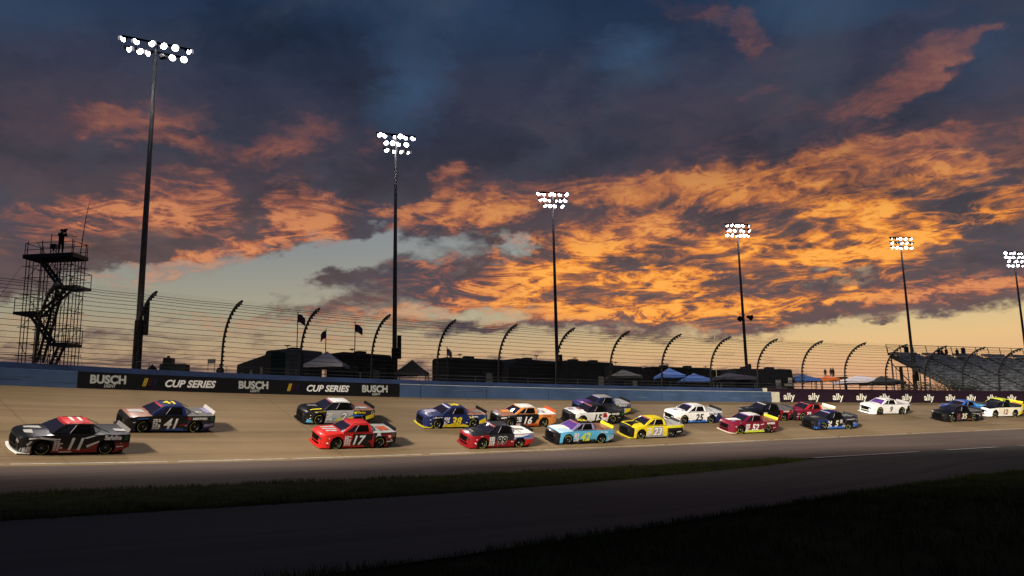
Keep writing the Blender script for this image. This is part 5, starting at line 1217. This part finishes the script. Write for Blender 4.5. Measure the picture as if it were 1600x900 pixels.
trucks = [
 ((-9.5, 12.73, -6.15, 12.64), dict(no='11', nc='white', door='black', hood='black', nose='black', roof='red', rno='white', pillar='black', bedside='black', bedlow='dred', skirt='dred', splitter='white', cover='dgrey', tail='dred', spoiler='grey', txt='Safelite', tx=-1.78, tz=.90, th=.24, hl='grey', strip='dred',
   shapes=[('white', [(.95, .74), (1.7, .84), (2.2, .78), (2.2, .86), (1.6, .92), (.95, .84)]), ('lgrey', [(2.2, .46), (2.05, .60), (1.97, .74), (2.12, .70), (2.3, .55)]), ('white', [(-.50, .50), (-1.10, .74), (-1.10, .67), (-.58, .38)]), ('white', [(-.3, .86), (-.75, .99), (-.95, .99), (-.5, .84)]), ('dred', [(1.02, .22), (1.02, .58), (.75, .62), (.55, .22)]), ('dred', [(-.5, .28), (-.98, .62), (-1.05, .62), (-1.05, .28)]), ('white', [(.75, .14), (.66, .20), (.1, .20), (.15, .14)]), ('lgrey', [(2.60, .16), (2.55, .34), (2.0, .46), (2.0, .16)]), ('white', [(-1.98, .40), (-2.0, .45), (-2.4, .48), (-2.4, .42)])],
   hoodshapes=[('lgrey', [(2.25, .1), (2.3, .45), (1.9, .62), (1.85, .2)]), ('lgrey', [(2.1, -.5), (2.1, -.2), (1.4, .1), (1.4, -.3)])], covershapes=[('lgrey', [(-2.0, .1), (-2.0, .5), (-2.6, .6), (-2.6, .2)])]),
  'black race truck number 11 with a red roof and white front lip, leading the pack'),
 ((-2.55, 9.38, .45, 9.31), dict(no='41', nc='white', door='black', hood='brown', nose='black', roof='navy', rno='yellow', pillar='navy', bedside='dgrey', bedlow='navy', skirt='dblue', splitter='black', cover='grey', tail='navy', spoiler='lgrey', txt='NISKIPPERS', tx=-1.72, tz=.88, th=.14, ring='green', strip='dred',
   shapes=[('blue', [(.3, .15), (.1, .3), (-.6, .3), (-.9, .15)]), ('lpurple', [(-2.0, .36), (-2.0, .52), (-2.7, .62), (-2.7, .46)]), ('dred', [(-.5, .50), (-.9, .55), (-1.0, .5), (-.6, .44)]), ('red', [(-1.02, .82), (-1.02, .94), (-1.15, .94), (-1.15, .82)]), ('blue', [(1.3, .84), (1.9, .80), (1.9, .84), (1.3, .90)])],
   hoodshapes=[('lgrey', [(2.2, -.3), (2.2, .2), (1.4, .5), (1.4, -.1)])], covershapes=[('silver', [(-1.6, .2), (-1.6, .5), (-2.0, .5), (-2.0, .3)]), ('lpurple', [(-2.2, -.5), (-2.2, .5), (-2.6, .6), (-2.6, -.5)])]),
  'navy and black race truck number 41 with a yellow number on its roof'),
 ((9.7, 7.93, 12.7, 7.7), dict(no='2', nc='white', nx=-.25, outl='dgrey', door='silver', hood='black', nose='black', fender='dgrey', roof='white', pillar='black', bedside='dgrey', bedlow='dblue', skirt='lgrey', splitter='black', cover='brown', tail='black', txt='Derbys', tx=-1.6, tz=.88, th=.20, tc='yellow', ring='white', violet=False,
   shapes=[('yellow', [(-2.0, .38), (-1.95, .62), (-2.7, .86), (-2.7, .52)]), ('blue', [(-.6, .6), (-1.0, .74), (-1.9, .72), (-1.2, .6)]), ('yellow', [(-.6, .5), (-.95, .62), (-1.05, .52), (-.9, .44)]), ('sky', [(2.5, .16), (2.45, .40), (1.98, .3), (1.98, .16)]), ('yellow', [(1.05, .94), (1.9, .88), (1.9, .91), (1.05, .97)]), ('sky', [(.9, .3), (.5, .55), (.3, .5), (.7, .25)]), ('lime', [(.35, .30), (-.1, .52), (-.7, .40), (-.3, .26)]), ('lime', [(-1.05, .80), (-1.05, .94), (-1.3, .94), (-1.2, .80)])],
   hoodshapes=[('yellow', [(1.3, .62), (1.3, .78), (2.15, .74), (2.15, .64)]), ('grey', [(2.0, -.3), (2.0, 0), (1.4, .2), (1.4, -.3)])], covershapes=[('silver', [(-1.2, .2), (-1.2, .7), (-2.2, .7), (-2.2, .3)])]),
  'black and grey race truck with white roof and yellow bed lettering above the red truck'),
 ((8.55, 12.53, 11.85, 12.48), dict(no='17', nc='white', door='red', hood='red', nose='red', roof='red', pillar='red', bedside='dgrey', bedlow='dred', skirt='red', splitter='red', cover='lgrey', tail='black', spoiler='black', txt='JBL', tx=-1.35, tz=.90, th=.24, ring='lgrey', strip='dred',
   shapes=[('black', [(.55, .26), (.45, .98), (-.95, .98), (-.80, .26)]), ('black', [(-.4, .14), (-.35, .30), (-.9, .30), (-.9, .14)]), ('red', [(-1.9, .62), (-1.9, .96), (-2.42, .96), (-2.42, .62)]), ('red', [(-.6, .30), (-.62, .52), (-1.06, .60), (-1.06, .30)]), ('white', [(-1.98, .42), (-1.98, .48), (-2.5, .52), (-2.5, .46)]), ('dred', [(-1.6, .84), (-1.6, .94), (-1.88, .94), (-1.88, .84)]), ('white', [(-2.05, .72), (-2.05, .86), (-2.28, .86), (-2.28, .72)])],
   hoodshapes=[('silver', [(2.2, -.5), (2.2, -.3), (1.3, -.1), (1.3, -.4)]), ('silver', [(2.2, -.1), (2.2, .1), (1.3, .3), (1.3, .1)]), ('silver', [(2.1, .3), (2.1, .45), (1.4, .6), (1.4, .45)])], covershapes=[('dorange', [(-1.6, -.2), (-1.6, .6), (-2.3, .6), (-2.3, -.2)])]),
  'bright red race truck number 17 with a black door, low on the banking'),
 ((18.5, 8.93, 21.55, 8.73), dict(no='38', nc='yellow', door='navy', hood='navy', nose='navy', roof='navy', rno='yellow', pillar='navy', bedside='dblue', bedlow='navy', skirt='yellow', splitter='yellow', cover='brown', tail='navy', spoiler='black', txt='Speedco', tx=-1.55, tz=.90, th=.16, ring='sky', strip='lpurple',
   shapes=[('yellow', [(-1.98, .36), (-1.98, .60), (-2.6, .84), (-2.72, .46)]), ('yellow', [(-1.0, .95), (-1.15, .80), (-1.6, .78), (-1.3, .84)]), ('lgrey', [(1.2, .82), (2.0, .76), (2.0, .82), (1.2, .9)])],
   hoodshapes=[('lpurple', [(2.25, -.6), (2.25, .5), (1.3, .1), (1.3, -.6)]), ('silver', [(2.1, -.2), (2.1, .1), (1.5, .3), (1.5, .0)])], covershapes=[('grey', [(-1.8, -.2), (-1.8, .6), (-2.4, .6), (-2.4, -.2)])]),
  'navy race truck number 38 with yellow skirts and a yellow rear corner'),
 ((19.55, 13.17, 22.7, 13.29), dict(no='99', nc='black', outl='white', door='dgrey', hood='black', nose='dred', fender='dred', roof='dgrey', pillar='black', bedside='lpurple', bedlow='red', skirt='dred', splitter='dred', cover='white', tail='red', spoiler='black', ring='lgrey', strip='dred', nh=.58,
   shapes=[('dred', [(.7, .26), (.7, .5), (-1.05, .60), (-1.05, .26)]), ('white', [(-1.02, .80), (-1.02, .96), (-2.4, .98), (-1.6, .80)]), ('blue', [(-1.0, .74), (-1.6, .80), (-2.6, .96), (-2.2, .76)]), ('pink', [(-.75, .4), (-.75, .52), (-.98, .52), (-.98, .4)])],
   covershapes=[('grey', [(-1.4, -.2), (-1.4, .1), (-2.2, .3), (-2.2, .0)])], hoodshapes=[('grey', [(2.1, -.3), (2.1, .3), (1.9, .3), (1.9, -.3)])]),
  'dark race truck number 99 with red nose and rear and a white bed cover'),
 ((24.9, 8.77, 27.85, 8.82), dict(no='16', nc='white', door='black', hood='brown', nose='black', fender='dgrey', roof='white', pillar='orange', bedside='orange', bedlow='orange', skirt='dorange', splitter='black', cover='white', tail='orange', spoiler='dorange', txt='LYUNA', tx=-1.75, tz=.90, th=.20, tc='dorange', ring='lgrey', strip='orange',
   shapes=[('orange', [(-.65, .30), (-.85, .62), (-1.05, .66), (-1.05, .30)]), ('white', [(2.5, .70), (2.5, .76), (1.95, .84), (1.95, .78)])],
   hoodshapes=[('orange', [(1.9, -.3), (1.9, .3), (1.3, .4), (1.3, -.2)]), ('lpurple', [(2.35, -.5), (2.35, .1), (2.2, .1), (2.2, -.5)])], covershapes=[('pink', [(-1.6, .1), (-1.6, .5), (-1.8, .5), (-1.8, .1)])]),
  'orange and black race truck number 16 with a white bed cover and orange spoiler'),
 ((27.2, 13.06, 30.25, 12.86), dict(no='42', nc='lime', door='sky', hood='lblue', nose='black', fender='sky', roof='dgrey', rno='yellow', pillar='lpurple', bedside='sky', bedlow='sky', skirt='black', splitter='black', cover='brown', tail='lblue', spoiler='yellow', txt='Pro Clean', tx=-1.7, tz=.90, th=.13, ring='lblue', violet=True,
   shapes=[('black', [(.75, .14), (.6, .36), (-.95, .36), (-1.0, .14)]), ('sky', [(.7, .13), (.62, .28), (.45, .26), (.4, .13)]), ('sky', [(-.6, .14), (-.6, .5), (-.8, .5), (-.9, .14)])],
   hoodshapes=[('white', [(2.3, -.7), (2.3, .2), (1.2, .6), (1.2, -.7)])], covershapes=[('orange', [(-1.9, .0), (-1.9, .7), (-2.05, .7), (-2.05, .0)])]),
  'sky blue race truck number 42 with a lime number and yellow spoiler'),
 ((31.9, 8.33, 34.8, 8.33), dict(no='15', nc='black', door='white', hood='white', nose='black', roof='dgrey', pillar='black', bedside='black', bedlow='dgrey', skirt='black', splitter='black', cover='dgrey', tail='black', txt='AMWEST', tx=-1.75, tz=.88, th=.16, strip='pink',
   shapes=[('red', [(-.5, .60), (-.5, .95), (-.95, .98), (-.9, .60)]), ('white', [(-1.0, .44), (-1.05, .75), (-1.3, .9), (-1.1, .95), (-.8, .95)])], hoodshapes=[('lpurple', [(2.3, -.6), (2.3, 0), (1.8, .1), (1.8, -.6)]), ('pink', [(1.5, -.4), (1.5, .3), (1.2, .3), (1.2, -.4)])]),
  'white and black race truck number 15 half hidden behind the sky blue truck'),
 ((34.55, 5.83, 37.45, 5.6), dict(no='', nc='white', door='dgrey', hood='purple', nose='navy', roof='lgrey', pillar='navy', bedside='navy', bedlow='lgrey', skirt='navy', cover='silver', tail='yellow', txt='PROTECT', tx=-1.8, tz=.86, th=.16, strip='lpurple', ring='lgrey',
   shapes=[('lgrey', [(-1.0, .80), (-1.0, 1.0), (-2.6, 1.02), (-2.4, .97), (-1.3, .92)])], hoodshapes=[('lpurple', [(2.3, .0), (2.3, .5), (2.0, .6), (2.0, .1)]), ('white', [(2.2, .2), (2.25, .35), (2.05, .4), (2.0, .25)])]),
  'navy and silver race truck high on the banking behind number 15'),
 ((34.7, 12.39, 37.6, 12.15), dict(no='23', nc='white', outl='grey', door='yellow', hood='yellow', nose='black', fender='yellow', roof='yellow', pillar='yellow', bedside='yellow', bedlow='black', skirt='lgrey', splitter='yellow', cover='lgrey', tail='black', txt='CHAMPION', tx=-1.72, tz=.92, th=.15, tc='lime', ring='dgrey', nx=-.05,
   shapes=[('lgrey', [(.45, .2), (.35, .95), (-.55, .95), (-.62, .2)]), ('black', [(-1.0, .82), (-1.3, .82), (-2.7, .84), (-2.7, .62), (-1.0, .55)]), ('yellow', [(-.66, .18), (-.62, .6), (-1.05, .72), (-1.05, .20)]), ('white', [(-2.0, .46), (-2.0, .52), (-2.5, .55), (-2.5, .49)])],
   hoodshapes=[('black', [(2.35, -.6), (2.35, .6), (1.7, .3), (1.7, -.4)]), ('dgrey', [(1.8, -.4), (1.8, .3), (1.3, .3), (1.3, -.4)])]),
  'yellow race truck number 23 with a black nose and black rear corner'),
 ((41.9, 8.84, 45.0, 8.42), dict(no='25', nc='black', door='white', hood='white', nose='white', roof='white', pillar='white', bedside='white', bedlow='navy', skirt='blue', splitter='black', cover='silver', tail='navy', spoiler='black', txt='RACKLEY', tx=-1.72, tz=.88, th=.20, tc='navy', ring='white', strip='purple', nx=-.1,
   shapes=[('navy', [(-2.0, .62), (-2.2, .95), (-2.7, .95), (-2.7, .5)]), ('dred', [(2.6, .5), (2.5, .58), (2.0, .56), (2.0, .48)])], hoodshapes=[('blue', [(2.0, -.2), (2.0, .1), (1.7, .25), (1.7, -.1)]), ('blue', [(1.5, .4), (1.5, .55), (1.3, .55), (1.3, .4)])]),
  'white race truck number 25 with blue skirts, above the yellow truck'),
 ((45.2, 12.01, 48.0, 11.92), dict(no='52', nc='white', door='maroon', hood='maroon', nose='maroon', roof='white', pillar='maroon', bedside='maroon', bedlow='maroon', skirt='lime', splitter='cream', cover='brown', tail='maroon', spoiler='yellow', txt='HALMAR', tx=-1.75, tz=.88, th=.18, ring='dred', strip='purple', nh=.56,
   hoodshapes=[('white', [(2.2, -.5), (2.2, .1), (1.2, .5), (1.2, -.2)]), ('lpurple', [(2.2, .3), (2.2, .5), (1.8, .6), (1.8, .4)])], shapes=[('lgrey', [(-.75, .3), (-.75, .42), (-1.0, .42), (-1.0, .3)]), ('white', [(-.6, .74), (-.62, .80), (-.95, .86), (-.95, .80)]), ('lgrey', [(-2.0, .44), (-2.0, .5), (-2.4, .53), (-2.4, .46)])]),
  'maroon race truck number 52 with a white roof and yellow spoiler'),
 ((50.55, 8.35, 53.3, 8.28), dict(no='', nc='white', door='black', hood='black', nose='black', roof='dgrey', pillar='black', bedside='dred', bedlow='dred', skirt='dred', cover='grey', tail='dgrey', spoiler='dgrey', txt='LEGEND', tx=-1.7, tz=.90, th=.15, strip='lgrey', ring='lgrey', shapes=[('dgrey', [(-1.0, .95), (-1.0, 1.0), (-2.6, 1.03), (-2.6, .98)])]),
  'black race truck with a red bed side, partly behind maroon number 52'),
 ((55.4, 8.55, 58.5, 8.24), dict(no='', nc='white', door='maroon', hood='maroon', nose='black', fender='maroon', roof='dgrey', pillar='red', bedside='dred', bedlow='black', skirt='black', cover='cream', tail='cream', spoiler='cream', strip='pink', hl='white', ring='cream', shapes=[('red', [(-.2, .8), (-.2, 1.0), (-.9, 1.0), (-.9, .8)])], hoodshapes=[('pink', [(2.1, .5), (2.1, .7), (1.4, .78), (1.4, .66)])]),
  'maroon race truck with a black nose and cream bed cover, behind number 5'),
 ((54.6, 11.7, 57.5, 11.7), dict(no='5', nc='cream', door='black', hood='dgrey', nose='black', fender='dblue', roof='navy', pillar='black', bedside='dgrey', bedlow='dgrey', skirt='blue', splitter='black', cover='dgrey', tail='blue', spoiler='black', strip='lpurple', ring='lgrey', nh=.58,
   shapes=[('blue', [(2.6, .14), (2.6, .36), (2.3, .3), (2.3, .14)]), ('lgrey', [(-.4, .60), (-.4, .92), (-.7, .92), (-.7, .60)]), ('lgrey', [(-1.05, .3), (-1.05, .44), (-.7, .40), (-.7, .28)]), ('lgrey', [(-1.2, .88), (-1.2, .94), (-2.3, .99), (-2.3, .92)])], hoodshapes=[('grey', [(2.2, -.2), (2.2, .3), (1.6, .5), (1.6, .0)])], covershapes=[('silver', [(-1.2, .1), (-1.2, .3), (-2.4, .6), (-2.4, .4)]), ('silver', [(-1.2, -.4), (-1.2, -.2), (-2.4, .1), (-2.4, -.1)])]),
  'black and blue race truck number 5 with a blue roof'),
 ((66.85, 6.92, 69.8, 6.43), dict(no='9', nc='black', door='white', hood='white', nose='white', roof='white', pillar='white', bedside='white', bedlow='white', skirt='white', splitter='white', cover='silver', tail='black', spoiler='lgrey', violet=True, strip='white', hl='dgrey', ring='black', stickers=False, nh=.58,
   shapes=[('black', [(-2.25, .62), (-2.3, .86), (-2.7, .92), (-2.7, .60)]), ('dgrey', [(2.6, .44), (2.6, .52), (2.2, .50), (2.2, .44)])]),
  'plain white race truck number 9 with a violet windshield, alone high on the track'),
 ((72.25, 10.45, 75.2, 10.18), dict(no='35', nc='cream', door='black', hood='black', nose='black', roof='dgrey', pillar='black', bedside='dgrey', bedlow='black', skirt='dgrey', splitter='black', cover='grey', tail='dgrey', strip='dgrey', stk='pink', ring='lgrey', nh=.56, shapes=[('lgrey', [(-1.1, .84), (-1.1, .88), (-2.3, .78), (-2.3, .70)]), ('dorange', [(-.5, .22), (-.5, .28), (-1.0, .30), (-1.0, .24)])]),
  'black race truck number 35 low on the track near the right edge'),
 ((76.1, 8.01, 79.3, 7.72), dict(no='', nc='white', door='blue', hood='blue', nose='navy', fender='blue', roof='blue', pillar='blue', bedside='blue', bedlow='dblue', skirt='black', cover='sky', tail='dblue', spoiler='dgrey', strip='lpurple', ring='sky', hoodshapes=[('lblue', [(2.1, .4), (2.1, .6), (1.3, .75), (1.3, .6)]), ('lpurple', [(2.3, -.5), (2.3, 0), (2.0, 0), (2.0, -.5)])]),
  'blue race truck just above and behind black number 35'),
 ((80.1, 8.91, 83.05, 8.57), dict(no='12', nc='maroon', door='cream', hood='black', nose='white', fender='white', roof='black', pillar='black', bedside='cream', bedlow='cream', skirt='white', splitter='lgrey', cover='dgrey', tail='yellow', spoiler='black', stickers=False, ring='lgrey', strip='dgrey', nh=.56),
  'white sided race truck number 12 with a black hood and roof at the right edge'),
 ((82.7, 7.17, 85.7, 6.8), dict(no='', nc='white', door='yellow', hood='dgrey', nose='black', roof='lime', pillar='lime', bedside='yellow', bedlow='dred', skirt='dred', cover='orange', tail='yellow', spoiler='yellow', strip='lime', ring='lime', shapes=[('dorange', [(-1.02, .62), (-1.02, .86), (-1.5, .70), (-2.0, .84), (-2.4, .62)])]),
  'yellow race truck with red flames low on its bed side, highest at the right edge'),
]
for c, sp, lab in trucks:
    s_m, o_m = (c[0]+c[2])/2, (c[1]+c[3])/2
    truck(s_m, o_m, sp, lab)
